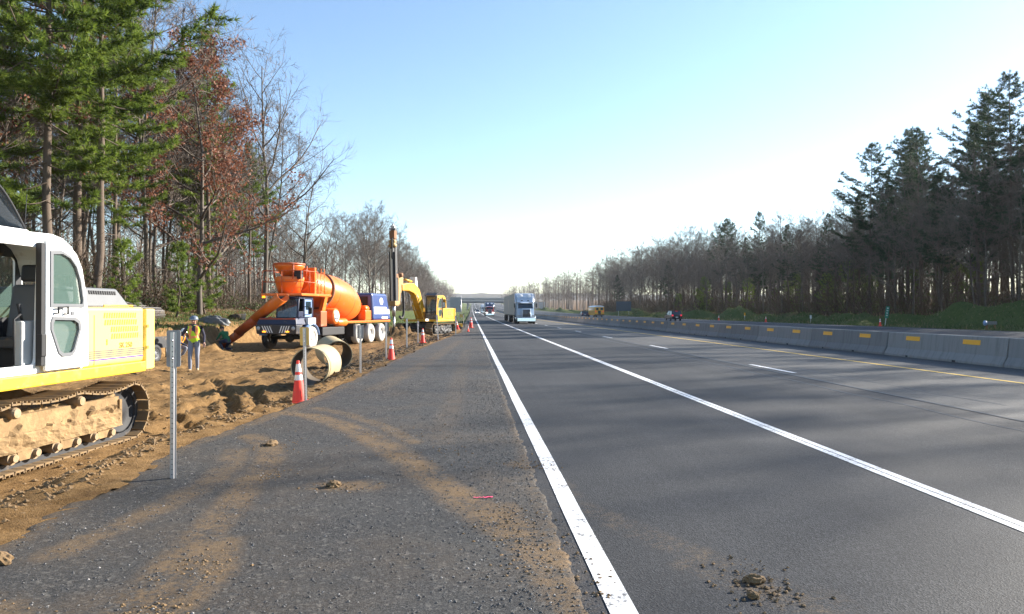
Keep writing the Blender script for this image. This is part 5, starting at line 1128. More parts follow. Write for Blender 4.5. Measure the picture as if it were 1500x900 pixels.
# ---------------------------------------------------------------- traffic (built facing +X)
MT['trailer'] = mat('tan_trailer_side', (.52, .46, .42), .5, 0, .08, 1.2, dirt=.1, dcol=(.3, .26, .22)); MT['icy'] = mat('pale_blue_cab_paint', (.50, .58, .68), .28, 0, .08); MT['navyp'] = mat('dark_blue_paint', (.02, .05, .12), .3); MT['busyellow'] = mat('school_bus_yellow', (.75, .38, .02), .4); MT['blackp'] = mat('black_car_paint', (.012, .013, .016), .22); MT['silver'] = mat('silver_paint', (.45, .46, .48), .3, .3)
def semi(x, y, rz, paint, fair, label, trailers, tm, lights=False):
    root = empty('semi_truck', (x, y, rise(y) + .006), rz, label, 'truck')
    b = MB(); b.frus(.30, (-.45, .0, -1.2, 1.2), .82, (-.45, -.03, -1.2, 1.2)); b.build('bumper', MT['chrome'], root, .06)
    b = MB(); b.frus(.83, (-2.3, -.12, -.62, .62), 1.95, (-2.3, -.20, -.56, .56)); hd = b.build('hood', paint, root, .10, seg=3)
    b = MB(); b.add([(-.095, -.47, .86), (-.095, .47, .86), (-.175, .44, 1.82), (-.175, -.44, 1.82)], [(0, 1, 2, 3)]); g = b.build('grille', MT['dark'], hd)
    for k in range(5): c = MB(); y_ = -.36 + .18 * k; c.tube([(-.09, y_, .88), (-.17, y_, 1.8)], .014, 5); c.build('grille_bar', MT['chrome'], g)
    c = MB(); c.tube([(-.09, -.5, .86), (-.09, .5, .86), (-.17, .47, 1.84), (-.17, -.47, 1.84), (-.09, -.5, .86)], .035, 6); c.build('grille_frame', MT['chrome'], hd)
    for s in (1, -1):
        b = MB(); vs = []
        for i in range(11): a = R(5 + 170 * i / 10); vs += [(-1.15 + .68 * math.cos(a), .66 * s, .52 + .66 * math.sin(a)), (-1.15 + .70 * math.cos(a), 1.22 * s, .52 + .62 * math.sin(a))]
        b.add(vs, [(2 * i, 2 * i + 1, 2 * i + 3, 2 * i + 2) for i in range(10)], 0, True); b.build('mudguard', paint, root).modifiers.new('s', 'SOLIDIFY').thickness = .03
        b = MB(); b.lathe([(.0, .06), (.11, .05), (.13, 0)], 12, Matrix.Translation((-.36, .92 * s, 1.02)) @ Matrix.Rotation(R(90), 4, 'Y')); b.box((-.43, .92 * s, 1.02), (.14, .5, .26)); b.build('headlamp', MT['headlamp'] if lights else MT['lgrey'], root)
        wheel(root, -1.15, 1.02 * s, .52, .3, s, MT['black'], MT['chrome'])
        for xx in (-5.2, -6.5): wheel(root, xx, .95 * s, .52, .55, s, MT['black'], MT['chrome'], hub_out=-.3)
        b = MB(); b.tube([(-3.55, 1.22 * s, .9), (-3.55, 1.22 * s, 3.95)], .075, 10); b.build('exhaust_stack', MT['chrome'], root)
        b = MB(); b.tube([(-2.2, 1.16 * s, 2.0), (-2.0, 1.42 * s, 2.0), (-2.0, 1.42 * s, 2.75), (-2.2, 1.16 * s, 2.75)], .018, 5); b.box((-2.0, 1.42 * s, 2.38), (.07, .2, .55)); b.build('mirror', MT['dark'], root)
        b = MB(); b.tube([(-2.5, .98 * s, .62), (-3.9, .98 * s, .62)], .30, 16); b.build('fuel_tank', MT['chrome'], root)
    b = MB(); b.span((-6.9, -.45, .75), (-.5, .45, .98)); b.build('chassis', MT['black'], root)
    b = MB(); b.frus(1.0, (-3.55, -1.95, -1.12, 1.12), 1.98, (-3.55, -2.05, -1.12, 1.12)); b.frus(1.98, (-3.55, -2.06, -1.12, 1.12), 2.72, (-3.55, -2.42, -1.02, 1.02)); b.span((-5.0, -1.20, 1.0), (-3.5, 1.20, 2.75)); cb = b.build('cab', paint, root, .05)
    b = MB(); b.add([(-2.062, -.98, 2.0), (-2.062, .98, 2.0), (-2.362, .92, 2.64), (-2.362, -.92, 2.64)], [(0, 1, 2, 3)]); b.build('windscreen', MT['dglass'], cb)
    for s in (1, -1): b = MB(); b.add([(-2.25, 1.105 * s, 2.0), (-3.2, 1.125 * s, 2.0), (-3.2, 1.045 * s, 2.6), (-2.5, 1.055 * s, 2.6)], [(0, 1, 2, 3)]); b.build('side_window', MT['dglass'], cb)
    b = MB(); b.box((-2.28, 0, 2.80), (.35, 2.0, .1), 0, Matrix.Rotation(R(20), 3, 'Y')); b.build('sun_visor', MT['chrome'], cb)
    b = MB(); b.frus(2.75, (-5.0, -2.5, -1.12, 1.12), 3.35, (-5.0, -3.0, -1.15, 1.15)); b.frus(3.35, (-5.0, -3.0, -1.15, 1.15), 4.0, (-5.0, -3.75, -1.15, 1.15)); rf = b.build('roof_fairing', fair, root, .10, seg=3)
    for s in (1, -1):
        c = MB(); c.lathe([(.0, .03), (.26, .02), (.32, 0)], 18, Matrix.Translation((-3.33, .55 * s, 3.68)) @ Matrix.Rotation(R(42), 4, 'Y')); c.build('fairing_sky_glint', MT['wpaint'], rf)  # white discs stand in for sky reflections on the fairing
        c = MB(); c.box((-2.72, .42 * s, 3.02), (.08, .26, .10)); c.build('marker_lamp', MT['dark'], rf)
    x0 = -5.7
    for i, L in enumerate(trailers):
        b = MB(); b.span((x0 - L, -1.29, 1.12), (x0, 1.29, 4.08)); t = b.build('trailer_box', tm, root, .03)
        for k in range(int(L / 1.2)):
            c = MB(); c.span((x0 - .6 - k * 1.2 - .02, -1.305, 1.2), (x0 - .6 - k * 1.2 + .02, 1.305, 4.0)); c.build('side_post', tm, t)
        b = MB(); b.span((x0 - L + .2, -1.0, .95), (x0 - .3, 1.0, 1.11)); b.build('trailer_frame', MT['black'], root)
        for xx in (x0 - L + 1.0, x0 - L + 2.25):
            for s in (1, -1): wheel(root, xx, .98 * s, .52, .55, s, MT['black'], MT['lgrey'], hub_out=-.3)
        if i == 0 and len(trailers) == 1 or i > 0:
            pass
        for s in (1, -1): c = MB(); c.tube([(x0 - 2.6, .8 * s, 1.0), (x0 - 2.6, .8 * s, .25)], .06, 6); c.build('landing_leg', MT['dark'], root)
        x0 -= L + 1.1
    return root
semi(7.05, 91.5, R(-90), MT['icy'], MT['icy'], 'pale blue semi truck with chrome grille pulling two tan trailers', [14.3, 14.3], MT['trailer'])
semi(5.3, 205, R(-90), MT['brick_red'], MT['navyp'], 'dark red semi truck with lit headlamps far behind the pale blue one', [14.0], MT['silver'], True)
def car(x, y, rz, paint, label, suv=True, lights='tail', name='car', cat='car', L=4.7, W=1.86, H=1.7):
    root = empty(name, (x, y, (rise(y) + .006 if x < 16 else rise(y) - .006)), rz, label, cat)
    hl = L / 2; bz = .95 if suv else .85; b = MB()
    side = [(-hl + .05, .32), (hl - .12, .32), (hl, .55), (hl - .06, .78), (hl - 1.15, bz + .05), (-hl + .02, bz + .08), (-hl, .6)]
    b.plate([side], W, lambda u, v, w_: (u, w_ - W / 2, v)); b.build('body', paint, root, .07, seg=3)
    tr = .10 if suv else .75
    g0 = (-hl + .06 if suv else -hl + .55, hl - 1.2, -W / 2 + .05, W / 2 - .05); g1 = (-hl + .06 + (.28 if suv else .9), hl - 2.0, -W / 2 + .2, W / 2 - .2); zb = bz + .04
    b = MB(); b.frus(zb, g0, H - .05, g1); b.build('window_band', MT['dglass'], root, .03)
    b = MB(); b.span((g1[0] - .05, g1[2] - .03, H - .06), (g1[1] + .05, g1[3] + .03, H)); b.build('roof', paint, root, .03)
    for s in (1, -1):
        for xx in (hl - .95, -hl + .95): wheel(root, xx, (W / 2 - .10) * s, .34, .22, s, MT['black'], MT['silver'])
        for k in (0.0, .5, 1.0):
            xa = lerp(g0[0], g0[1], k); xb = lerp(g1[0], g1[1], k); c = MB(); c.tube([(xa, g0[3 if s > 0 else 2], zb), (xb, g1[3 if s > 0 else 2], H - .04)], .045, 6); c.build('pillar', paint, root)
        c = MB(); c.box((-hl - .005, (W / 2 - .2) * s, bz - .02), (.06, .26, .24)); c.build('tail_lamp', MT['tail'] if lights == 'tail' else MT['brick_red'], root)
        c = MB(); c.box((hl - .07, (W / 2 - .28) * s, .70), (.10, .34, .13)); c.build('headlamp', MT['headlamp'] if lights == 'head' else MT['lgrey'], root)
        c = MB(); c.box((g0[1] - .25, (W / 2 + .08) * s, bz + .12), (.1, .18, .13)); c.build('door_mirror', paint, root)
    c = MB(); c.box((-hl - .02, 0, .62), (.02, .4, .14)); c.build('number_plate', MT['wpaint'], root)
    if lights == 'tail' and suv: c = MB(); c.box((g1[0] - .06, 0, H - .05), (.08, .35, .05)); c.build('high_brake_lamp', MT['tail'], root)
    return root
car(34.6, 121.5, R(90), MT['blackp'], 'black sport utility car with lit tail lamps on the far carriageway'); car(29.8, 189, R(90), MT['navyp'], 'dark blue car driving beside the school bus', False, 'none', H=1.5)
car(2.2, 262, R(-90), MT['wpaint'], 'white car with lit headlamps in the lane beside the shoulder far away', True, 'head'); car(5.9, 300, R(-90), MT['silver'], 'silver car following the dark red semi truck', False, 'head', H=1.5)
car(2.4, 345, R(-90), MT['blackp'], 'dark car far along the outer lane under the first overpass', True, 'head'); semi(5.7, 330, R(-90), MT['wpaint'], MT['wpaint'], 'white semi truck far away in the middle lane', [13.5], MT['wpaint'])
car(10.2, 385, R(-90), MT['navyp'], 'small blue car far away in the lane beside the barrier', False, 'head', H=1.5)
def bus(x, y, rz):
    root = empty('school_bus', (x, y, rise(y) - .006), rz, 'yellow school bus with white roof on the far carriageway', 'bus')
    b = MB(); b.span((-6.0, -1.2, .55), (3.6, 1.2, 2.55)); b.build('body', MT['busyellow'], root, .06)
    b = MB(); n = 10; pr = [(1.2 * math.cos(R(180 * i / n)), 2.552 + .42 * math.sin(R(180 * i / n))) for i in range(n + 1)]; b.plate([pr], 9.6, lambda u, v, w_: (-6.0 + w_, u, v)); b.build('roof', MT['wpaint'], root)
    b = MB(); b.frus(.6, (3.6, 5.4, -1.05, 1.05), 1.55, (3.6, 5.2, -.9, .9)); b.build('hood', MT['busyellow'], root, .1)
    for s in (1, -1):
        for k in range(10): c = MB(); c.span((-5.7 + k * .9, 1.2 * s - .01, 1.75), (-4.95 + k * .9, 1.2 * s + .01, 2.4)); c.build('side_window', MT['dglass'], root)
        for z in (1.05, 1.4): c = MB(); c.span((-5.95, 1.2 * s - .012, z), (3.55, 1.2 * s + .012, z + .08)); c.build('rub_rail', MT['black'], root)
        for xx in (-3.6, 4.3): wheel(root, xx, 1.0 * s, .5, .3, s, MT['black'], MT['lgrey'])
        c = MB(); c.span((-6.02, .55 * s - .35, 1.8), (-6.0, .55 * s + .3, 2.4)); c.build('rear_window', MT['dglass'], root)
        c = MB(); c.box((-6.01, .9 * s, 1.45), (.04, .25, .22)); c.build('tail_lamp', MT['tail'], root)
    c = MB(); c.span((-6.15, -1.2, .45), (-6.0, 1.2, .75)); c.build('bumper', MT['black'], root)
    c = MB(); c.span((-6.025, -.35, .8), (-6.003, .35, 1.7)); c.build('rear_door', MT['dglass'], root)
bus(32.0, 184, R(90))
# ---------------------------------------------------------------- overpasses
MT['paleconc'] = mat('bridge_concrete', (.36, .35, .34), .85, 0, .12, 1.0); MT['girder'] = mat('bridge_girder_steel', (.10, .12, .13), .7)
def overpass(y, zc, label, half=35):
    root = empty('overpass', (14, y, rise(y)), 0, label, 'bridge')
    b = MB(); b.span((-half, -5, zc), (half, 5, zc + 1.1)); b.build('girder', MT['girder'], root)
    b = MB(); b.span((-half, -5.5, zc + 1.1), (half, 5.5, zc + 1.45)); b.build('deck', MT['paleconc'], root)
    for s in (-5.4, 5.4): b = MB(); b.span((-half, s - .12, zc + 1.45), (half, s + .12, zc + 2.2)); b.build('parapet', MT['paleconc'], root)
    for x in (-17, 2, 31):
        for yy in (-3, 3): b = MB(); b.tube([(x - 0, yy, -2), (x, yy, zc)], .5, 12); b.build('pier', MT['paleconc'], root)
    for s in (-1, 1): b = MB(); b.frus(-2, (s * half - 10, s * half + 10, -8, 8), zc + 1.0, (s * half - 3, s * half + 10, -6, 6)); b.build('abutment', MT['paleconc'], root)
overpass(560, 5.0, 'nearer highway overpass crossing far down the road'); overpass(800, 7.4, 'farther overpass crossing behind the first one', 38)
# ---------------------------------------------------------------- trees
MT['bark'] = mat('grey_brown_bark', (0.1066, 0.0861, 0.06724), .9, 0, .35, 4, .6, 20); MT['twig'] = mat('bare_twigs', (.145, .114, .092), .9, 0, .25, 1.0); MT['pinebark'] = mat('pine_bark', (0.1066, 0.0779, 0.0574), .9, 0, .35, 5, .6, 20)
MT['needle'] = leaf_mat('pine_needles', (.07, .125, .018), (.27, .34, .055), .5, .8); MT['needle2'] = leaf_mat('blue_green_needles', (.022, .048, .020), (.065, .105, .045), .30, .8); MT['russet'] = leaf_mat('russet_oak_leaves', (.15, .055, .032), (.30, .125, .07), .35, 1.2)
MT['brush'] = leaf_mat('dry_brush', (0.0615, 0.041, 0.02624), (0.1394, 0.0943, 0.0574), .2, 1.0); MT['bushgreen'] = leaf_mat('green_undergrowth', (0.041, 0.0697, 0.0164), (0.1066, 0.1476, 0.041), .4, 1.2); MT['grassblade'] = leaf_mat('grass_blades', (0.0451, 0.082, 0.01476), (0.1394, 0.1804, 0.0492), .4, .6); MT['drygrass'] = leaf_mat('dry_grass', (0.2132, 0.164, 0.082), (0.328, 0.2706, 0.1476), .3, .6)
class Buf:
    """fast store of triangles and quads"""
    def __init__(s): s.v = []; s.f = []; s.sm = []
    def tube(s, pts, rs, n):
        o = len(s.v); k = len(pts); up = Vector((.3, .9, .2))
        for i, p in enumerate(pts):
            d = (pts[min(i + 1, k - 1)] - pts[max(i - 1, 0)]); a = d.cross(up); a.normalize(); b = a.cross(d); b.normalize()
            for j in range(n):
                t = 2 * math.pi * j / n; q = p + (a * math.cos(t) + b * math.sin(t)) * rs[i]; s.v.append((q.x, q.y, q.z))
        for i in range(k - 1):
            for j in range(n): s.f.append((o + i * n + j, o + i * n + (j + 1) % n, o + (i + 1) * n + (j + 1) % n, o + (i + 1) * n + j))
    def tri(s, a, b, c):
        o = len(s.v); s.v += [tuple(a), tuple(b), tuple(c)]; s.f.append((o, o + 1, o + 2))
    def quad(s, a, b, c, d):
        o = len(s.v); s.v += [tuple(a), tuple(b), tuple(c), tuple(d)]; s.f.append((o, o + 1, o + 2, o + 3))
    def mesh(s, name, m, smooth=False):
        me = bpy.data.meshes.new(name); me.from_pydata(s.v, [], s.f); me.materials.append(m)
        if smooth: me.polygons.foreach_set('use_smooth', [True] * len(s.f))
        return me
def rv(rng, s=1.0): return Vector((rng.gauss(0, s), rng.gauss(0, s), rng.gauss(0, s)))
def bare_tree(seed, H=22.0, crown0=.38, spread=.34, lean=(0, 0), dens=1.0, leaves=0, low=False, r0=.155, limb_up=.9):
    rng = random.Random(seed); T = Buf(); C = Buf(); LV = Buf()
    def ribbon(a, b, wd):
        d = b - a; sd = d.cross(rv(rng)); sd.normalize(); sd *= wd; C.quad(a - sd, a + sd, b + sd * .3, b - sd * .3)
    def leaf(p):
        a = rv(rng, 1); a.normalize(); b = a.cross(rv(rng)); b.normalize(); sz = rng.uniform(.06, .12); C2 = LV; C2.quad(p - a * sz, p + b * sz * .6, p + a * sz, p - b * sz * .6)
    def grow(p, d, L, r, lev, buf):
        n = {0: 9, 1: 6, 2: 4, 3: 3}[lev]; pts = [p]; rs = [r]; q = p.copy(); dd = d.copy(); jit = {0: .05, 1: .11, 2: .13, 3: .16}[lev]
        for i in range(n):
            dd = (dd + rv(rng, jit) + Vector((0, 0, .05 if lev == 0 else .09))).normalized(); q = q + dd * L / n; pts.append(q.copy()); rs.append(max(.006, r * (1 - (i + 1) / n * (.8 if lev else .82))))
        buf.tube(pts, rs, {0: 8, 1: 5, 2: 4, 3: 3}[lev])
        return pts, rs, dd
    d0 = Vector((lean[0], lean[1], 1)).normalized(); tp, trs, _ = grow(Vector((0, 0, -.4)), d0, H * .93, r0, 0, T)
    def at(pts, rs, t): k = t * (len(pts) - 1); i = min(int(k), len(pts) - 2); f = k - i; return pts[i].lerp(pts[i + 1], f), lerp(rs[i], rs[i + 1], f), (pts[i + 1] - pts[i]).normalized()
    nl = int(21 * dens); az = rng.uniform(0, 6)
    if not low:                                            # dead snags low on the trunk
        for k in range(5):
            p, r, d = at(tp, trs, rng.uniform(.12, crown0)); a = rng.uniform(0, 6.28); e = Vector((math.cos(a), math.sin(a), rng.uniform(-.1, .5))).normalized(); C.tube([p, p + e * rng.uniform(.6, 1.8)], [.03, .008], 3)
    for k in range(nl):
        t = crown0 + (1 - crown0) * ((k + rng.random()) / nl) * .97; p, r, d = at(tp, trs, t); az += 2.4 + rng.uniform(-.5, .5)
        L1 = H * spread * (1.12 - .75 * (t - crown0) / (1 - crown0)) * rng.uniform(.65, 1.15); up = rng.uniform(.35, 1.0) * limb_up
        e = Vector((math.cos(az), math.sin(az), up)).normalized()
        p1, r1, _ = grow(p, e, L1, min(r * .72, .04 + .018 * L1), 1, T if L1 > 3 else C)
        for j in range(int(9 * dens)):
            q, rq, dq = at(p1, r1, rng.uniform(.22, 1)); e2 = (dq * .9 + rv(rng, .55) + Vector((0, 0, .12))).normalized(); L2 = L1 * rng.uniform(.28, .5)
            p2, r2, _ = grow(q, e2, L2, max(.012, rq * .6), 2, C)
            for i in range(int(7 * dens)):
                q3, r3, d3 = at(p2, r2, rng.uniform(.2, 1)); e3 = (d3 * .8 + rv(rng, .6) + Vector((0, 0, .15))).normalized(); L3 = L2 * rng.uniform(.3, .55)
                m3 = q3 + e3 * L3 * .5; e4 = (e3 + rv(rng, .25)).normalized(); b3 = m3 + e4 * L3 * .5
                ribbon(q3, m3, .017); ribbon(m3, b3, .012)
                for u in range(4):
                    s0 = q3.lerp(b3, rng.uniform(.25, 1)); ribbon(s0, s0 + (e3 + rv(rng, .6)).normalized() * L3 * rng.uniform(.35, .75), .010)
                if leaves and rng.random() < leaves:
                    for u in range(15): leaf(q3.lerp(b3, rng.random()) + rv(rng, .2))
    return T.mesh('trunk', MT['bark'], True), C.mesh('crown', MT['twig']), (LV.mesh('leaves', MT['russet']) if leaves else None)
def pine(seed, H=24.0, base=.28, wid=4.2, dens=1.0, needle='needle', r0=.21, top_sharp=1.0, gap=1.0):
    rng = random.Random(seed); T = Buf(); C = Buf()
    n = 14; tp = []; x = y = 0.0
    for i in range(n + 1): tp.append(Vector((x, y, -.4 + (H + .4) * i / n))); x += rng.gauss(0, .05); y += rng.gauss(0, .05)
    T.tube(tp, [r0 * (1 - .93 * i / n) + .012 for i in range(n + 1)], 8)
    def at(z): k = max(0, min(n - .001, (z + .4) / (H + .4) * n)); i = int(k); return tp[i].lerp(tp[i + 1], k - i)
    z = H * .10
    while z < H * base:                                     # dead stubs under the live crown
        a = rng.uniform(0, 6.28); p = at(z); L = rng.uniform(.5, 2.0); T.tube([p, p + Vector((math.cos(a), math.sin(a), rng.uniform(-.2, .15))) * L], [.028, .008], 3); z += rng.uniform(.25, .7)
    z = H * base; az = 0
    lobes = [rng.uniform(.55, 1.15) for _ in range(9)]
    def tuft(p, d, sz):
        for u in range(12):
            e = (d * .7 + rv(rng, .55) + Vector((0, 0, .22))).normalized(); sd = e.cross(rv(rng)); sd.normalize(); sd *= sz * .068
            C.tri(p - sd, p + sd, p + e * sz)
    while z < H - .15:
        t = (z - H * base) / (H * (1 - base)); prof = (min(1, .55 + t * 2.2) if t < .25 else 1.0) * (1 - max(0, (t - .25) / .75) ** (1.15 * top_sharp)) * wid + .25
        for k in range(rng.choice((3, 4, 5))):
            az += 1.9 + rng.uniform(-.6, .6)
            L = prof * lobes[int((az % 6.283) / 6.2832 * 9) % 9] * rng.uniform(.6, 1.12)
            if rng.random() < .16 and t < .8: continue
            p = at(z + rng.uniform(-.15, .15)); up0 = lerp(-.05, .75, t) + rng.uniform(-.1, .12)
            e = Vector((math.cos(az), math.sin(az), 0)); sdv = Vector((-e.y, e.x, 0)); pts = []; m = 5
            for i in range(m + 1):
                s_ = i / m; pts.append(p + e * L * s_ + Vector((0, 0, L * (up0 * s_ - .16 * math.sin(math.pi * s_) * (1 - t) + .14 * s_ * s_))) + sdv * L * .06 * math.sin(3 * s_ + az))
            T.tube(pts, [max(.008, .045 * (L / 4) * (1 - i / m * .85)) for i in range(m + 1)], 3)
            ns = max(3, int(L * 5.0 * dens))
            for i in range(ns):
                s_ = rng.uniform(.22, 1.0) if L > 1 else rng.uniform(.1, 1.0); kk = min(m - 1, int(s_ * m)); q = pts[kk].lerp(pts[kk + 1], s_ * m - kk); sg = 1 if i % 2 else -1
                e2 = (e * .75 + sdv * sg * rng.uniform(.3, 1.0) + Vector((0, 0, rng.uniform(.0, .25)))).normalized(); L2 = (.25 + .22 * L * (1 - s_ * .5)) * rng.uniform(.6, 1.1)
                for u in range(max(2, int(5.2 * L2 * dens) + 1)):
                    tuft(q + e2 * L2 * (u + .5) / max(2, int(5.2 * L2 * dens) + 1) + rv(rng, .03), e2, rng.uniform(.26, .42))
            tuft(pts[-1], e, .34); tuft(pts[-1] + Vector((0, 0, .1)), e + Vector((0, 0, .6)), .34)
        z += rng.uniform(.42, .78) * gap * (1 if t < .7 else .7)
    for u in range(5): tuft(tp[-1] - Vector((0, 0, .2 * u)), Vector((0, 0, 1)), .35)
    return T.mesh('trunk', MT['pinebark'], True), C.mesh('crown', MT[needle]), None
PROTO = dict(
    bA=bare_tree(1, 23, .40, .27), bB=bare_tree(2, 24, .34, .30), bC=bare_tree(3, 22, .46, .24), bD=bare_tree(4, 18, .22, .36, low=True, limb_up=1.1, dens=.85, r0=.20), bE=bare_tree(5, 24, .30, .26, (.06, .02)), bF=bare_tree(6, 21, .25, .32),
    bLean=bare_tree(17, 25, .34, .40, (.13, .02), .78, limb_up=1.25, r0=.25), oak=bare_tree(9, 17, .16, .40, (.03, 0), .95, .85, True, .17, .7), oak2=bare_tree(10, 18, .25, .33, (0, 0), .95, .4, False, .16, .8),
    pA=pine(21, 25, .20, 6.2, 1.1, gap=1.35, top_sharp=1.5), pB=pine(22, 24, .30, 4.4, 1.0, gap=1.3, top_sharp=1.3), pC=pine(23, 22, .34, 3.9, .95, gap=1.25), pS=pine(24, 7, .10, 1.9, 1.2, r0=.10),
    qA=pine(31, 26, .36, 5.4, .9, 'needle2', top_sharp=1.7), qB=pine(32, 25, .42, 5.2, .85, 'needle2', top_sharp=1.5), qC=pine(33, 21, .30, 3.6, .85, 'needle2'))
HH = dict(bA=23, bB=24, bC=22, bD=18, bE=24, bF=21, bLean=25, oak=17, oak2=18, pA=25, pB=24, pC=22, pS=7, qA=26, qB=25, qC=21)
def tree(kind, x, y, h, rz, label, name, group, cat='tree'):
    tk, cr, lv = PROTO[kind]; s = h / HH[kind]
    root = empty(name, (x, y, ground_z(x, y)), rz, label, cat, group); root.scale = (s, s, s)
    for nm, me in (('trunk', tk), ('crown', cr), ('leaves', lv)):
        if me: o = bpy.data.objects.new(nm, me); COL.objects.link(o); o.parent = root
    return root
GLB, GLP = 'bare trees of the left wood', 'pines of the left wood'
rng = random.Random(77)
# ---- left wood, single trees that the photograph shows clearly
tree('pA', -20.5, 36.0, 26, 2.6, 'large bright green pine with drooping boughs behind the excavator cab', 'pine_tree', GLP); tree('pB', -22.0, 41.5, 28, 2.2, 'tall green pine with a pointed dark top behind the excavator', 'pine_tree', GLP)
tree('pB', -18.9, 37.3, 23, .9, 'full green pine in front of the large drooping pine', 'pine_tree', GLP); tree('pA', -25.5, 33.0, 24, 3.3, 'shadowed pine deep behind the excavator roof hatch', 'pine_tree', GLP); tree('pB', -21.0, 43.2, 18, 1.0, 'shorter green pine between the large pine and the russet oak', 'pine_tree', GLP)
tree('pB', -20.8, 58.5, 22, 4.0, 'slender green pine rising behind the russet oak', 'pine_tree', GLP); tree('pC', -20.0, 66.0, 15, 5.2, 'low spreading pine left of the leaning bare tree', 'pine_tree', GLP); tree('pC', -23.5, 63, 20, 2.4, 'thin dark pine behind the russet oak crown', 'pine_tree', GLP)
tree('pS', -17.6, 44.0, 4.5, .3, 'young green pine at the edge of the left wood', 'pine_tree', GLP); tree('pS', -18.4, 50.5, 5.0, 1.4, 'small young pine in front of the oak trunks', 'pine_tree', GLP); tree('pS', -18.2, 39, 4.0, 2.0, 'young pine low in the brush behind the excavator hood', 'pine_tree', GLP)
tree('oak', -18.3, 49.5, 19, .8, 'oak still holding russet brown leaves in front of the left pines', 'oak_tree', None); tree('oak2', -25.5, 37.5, 22, 2.8, 'tall oak with few russet leaves behind the large pine', 'oak_tree', None)
tree('bLean', -20.0, 70.5, 25.5, R(15), 'tall bare tree leaning over towards the road beside the pines', 'bare_tree', GLB); tree('bD', -19.6, 85.0, 17.5, 1.0, 'open spreading bare tree standing alone behind the mixer drum', 'bare_tree', GLB)
tree('bE', -22.5, 60.5, 25, 1.9, 'slim pale bare tree rising behind the russet oak', 'bare_tree', GLB); tree('bC', -24, 49.5, 27, .2, 'bare treetop showing between the tall pine and the oak', 'bare_tree', GLB); tree('bC', -21.2, 47.8, 24, 4.4, 'bare tree with a pale straight trunk behind the rebar cages', 'bare_tree', GLB)
LOOK = dict(bA='slender', bB='broad crowned', bC='high crowned', bD='open spreading', bE='slightly leaning', bF='low branched')
LMARK = [(38, 'behind the excavator'), (48, 'behind the tarpaulin bundle'), (60, 'behind the russet oak'), (75, 'behind the leaning tree'), (90, 'behind the lone spreading tree'), (130, 'past the mixer truck'), (180, 'past the drill rig'), (400, 'toward the overpass')]
RMARK = [(65, 'near the guardrail end'), (88, 'near the green mile marker'), (108, 'near the tall dark pines'), (140, 'near the black car'), (185, 'between black car and school bus'), (235, 'near the dark guide sign'), (400, 'past the school bus')]
def where(tab, y):
    for a, t in tab:
        if y < a: return t
    return tab[-1][1]
for i in range(52):
    y = rng.uniform(28, 100); x = -22.5 - abs(rng.gauss(0, 9))
    k = rng.choice(['bA', 'bB', 'bC', 'bE', 'bF']); tree(k, x, y, rng.uniform(16, 24), rng.uniform(0, 6.28), f'{LOOK[k]} bare tree deep in the left wood {where(LMARK, y)}', 'bare_tree', GLB)
for i in range(5): tree(rng.choice(['pB', 'pC']), -29 - rng.uniform(0, 14), rng.uniform(28, 75), rng.uniform(17, 24), rng.uniform(0, 6.28), 'pine standing deep in the left wood among bare trunks', 'pine_tree', GLP)
y = 92.0
while y < 330:
    h = (rng.uniform(12, 17) if y < 150 else rng.uniform(18, 25)); x = -20 - rng.uniform(0, 3.5) - (3 if y < 150 else 0)
    k = rng.choice(['bA', 'bB', 'bD', 'bF', 'bE']); tree(k, x, y, h, rng.uniform(0, 6.28), f'{LOOK[k]} bare tree fronting the left treeline {where(LMARK, y)}', 'bare_tree', GLB)
    if rng.random() < .8: k = rng.choice(['bA', 'bC', 'bF']); tree(k, x - rng.uniform(5, 11), y + rng.uniform(-3, 3), h * rng.uniform(.9, 1.15), rng.uniform(0, 6.28), f'{LOOK[k]} bare tree behind the left front row {where(LMARK, y)}', 'bare_tree', GLB)
    y += rng.uniform(4.0, 6.5) * (1 + (y - 90) / 240)
# ---- right wood beyond the opposite carriageway
GRB, GRP = 'bare trees of the right wood', 'pines of the right wood'
for (k, x, y, h, lb) in (('qA', 59, 75, 26.5, 'tallest dark pine at the near end of the right wood'), ('qB', 62, 83, 27, 'dark pine with open boughs beside the tallest right pine'), ('qA', 59, 91, 24.5, 'dark pine with a double top in the right wood'), ('qB', 60, 95.5, 25, 'dark pine between the double topped and pointed pines on the right'), ('qA', 58.5, 102.5, 25, 'pointed dark pine ending the tall group in the right wood'),
                         ('qB', 63, 71, 26, 'dark pine with a ragged crown beside the tallest right pine'), ('qC', 58.5, 79.5, 22, 'mid height dark pine filling the gap after the tallest right pine'), ('qA', 65, 88, 25, 'dark pine standing behind the double topped pine'), ('qC', 62.5, 98, 22, 'dark pine behind the pointed pine of the right wood'), ('qC', 57.5, 96, 18, 'shorter dark pine below the pointed pine'), ('qB', 66, 104, 25, 'broad dark pine behind the end of the tall right group'), ('qC', 61, 110, 19, 'dark pine stepping down after the pointed pine'), ('qC', 60, 118, 17, 'low dark pine past the tall right group'), ('qA', 66, 78, 25.5, 'very tall dark pine in the second row near the mile marker'), ('qC', 57, 84, 17, 'shorter dark pine under the tall right pines'), ('qC', 58, 128, 16, 'dark pine low in the middle of the right treeline'), ('qC', 62, 152, 22, 'dark pine topping the middle of the right treeline'), ('qB', 60, 166, 22, 'dark pine beside the bare trees of the right treeline'), ('qC', 57, 206, 15, 'dark low pine right of the guide sign'), ('qC', 54, 262, 14, 'small dark pine behind the school bus')):
    tree(k, x, y, h, rng.uniform(0, 6.28), lb, 'pine_tree', GRP)
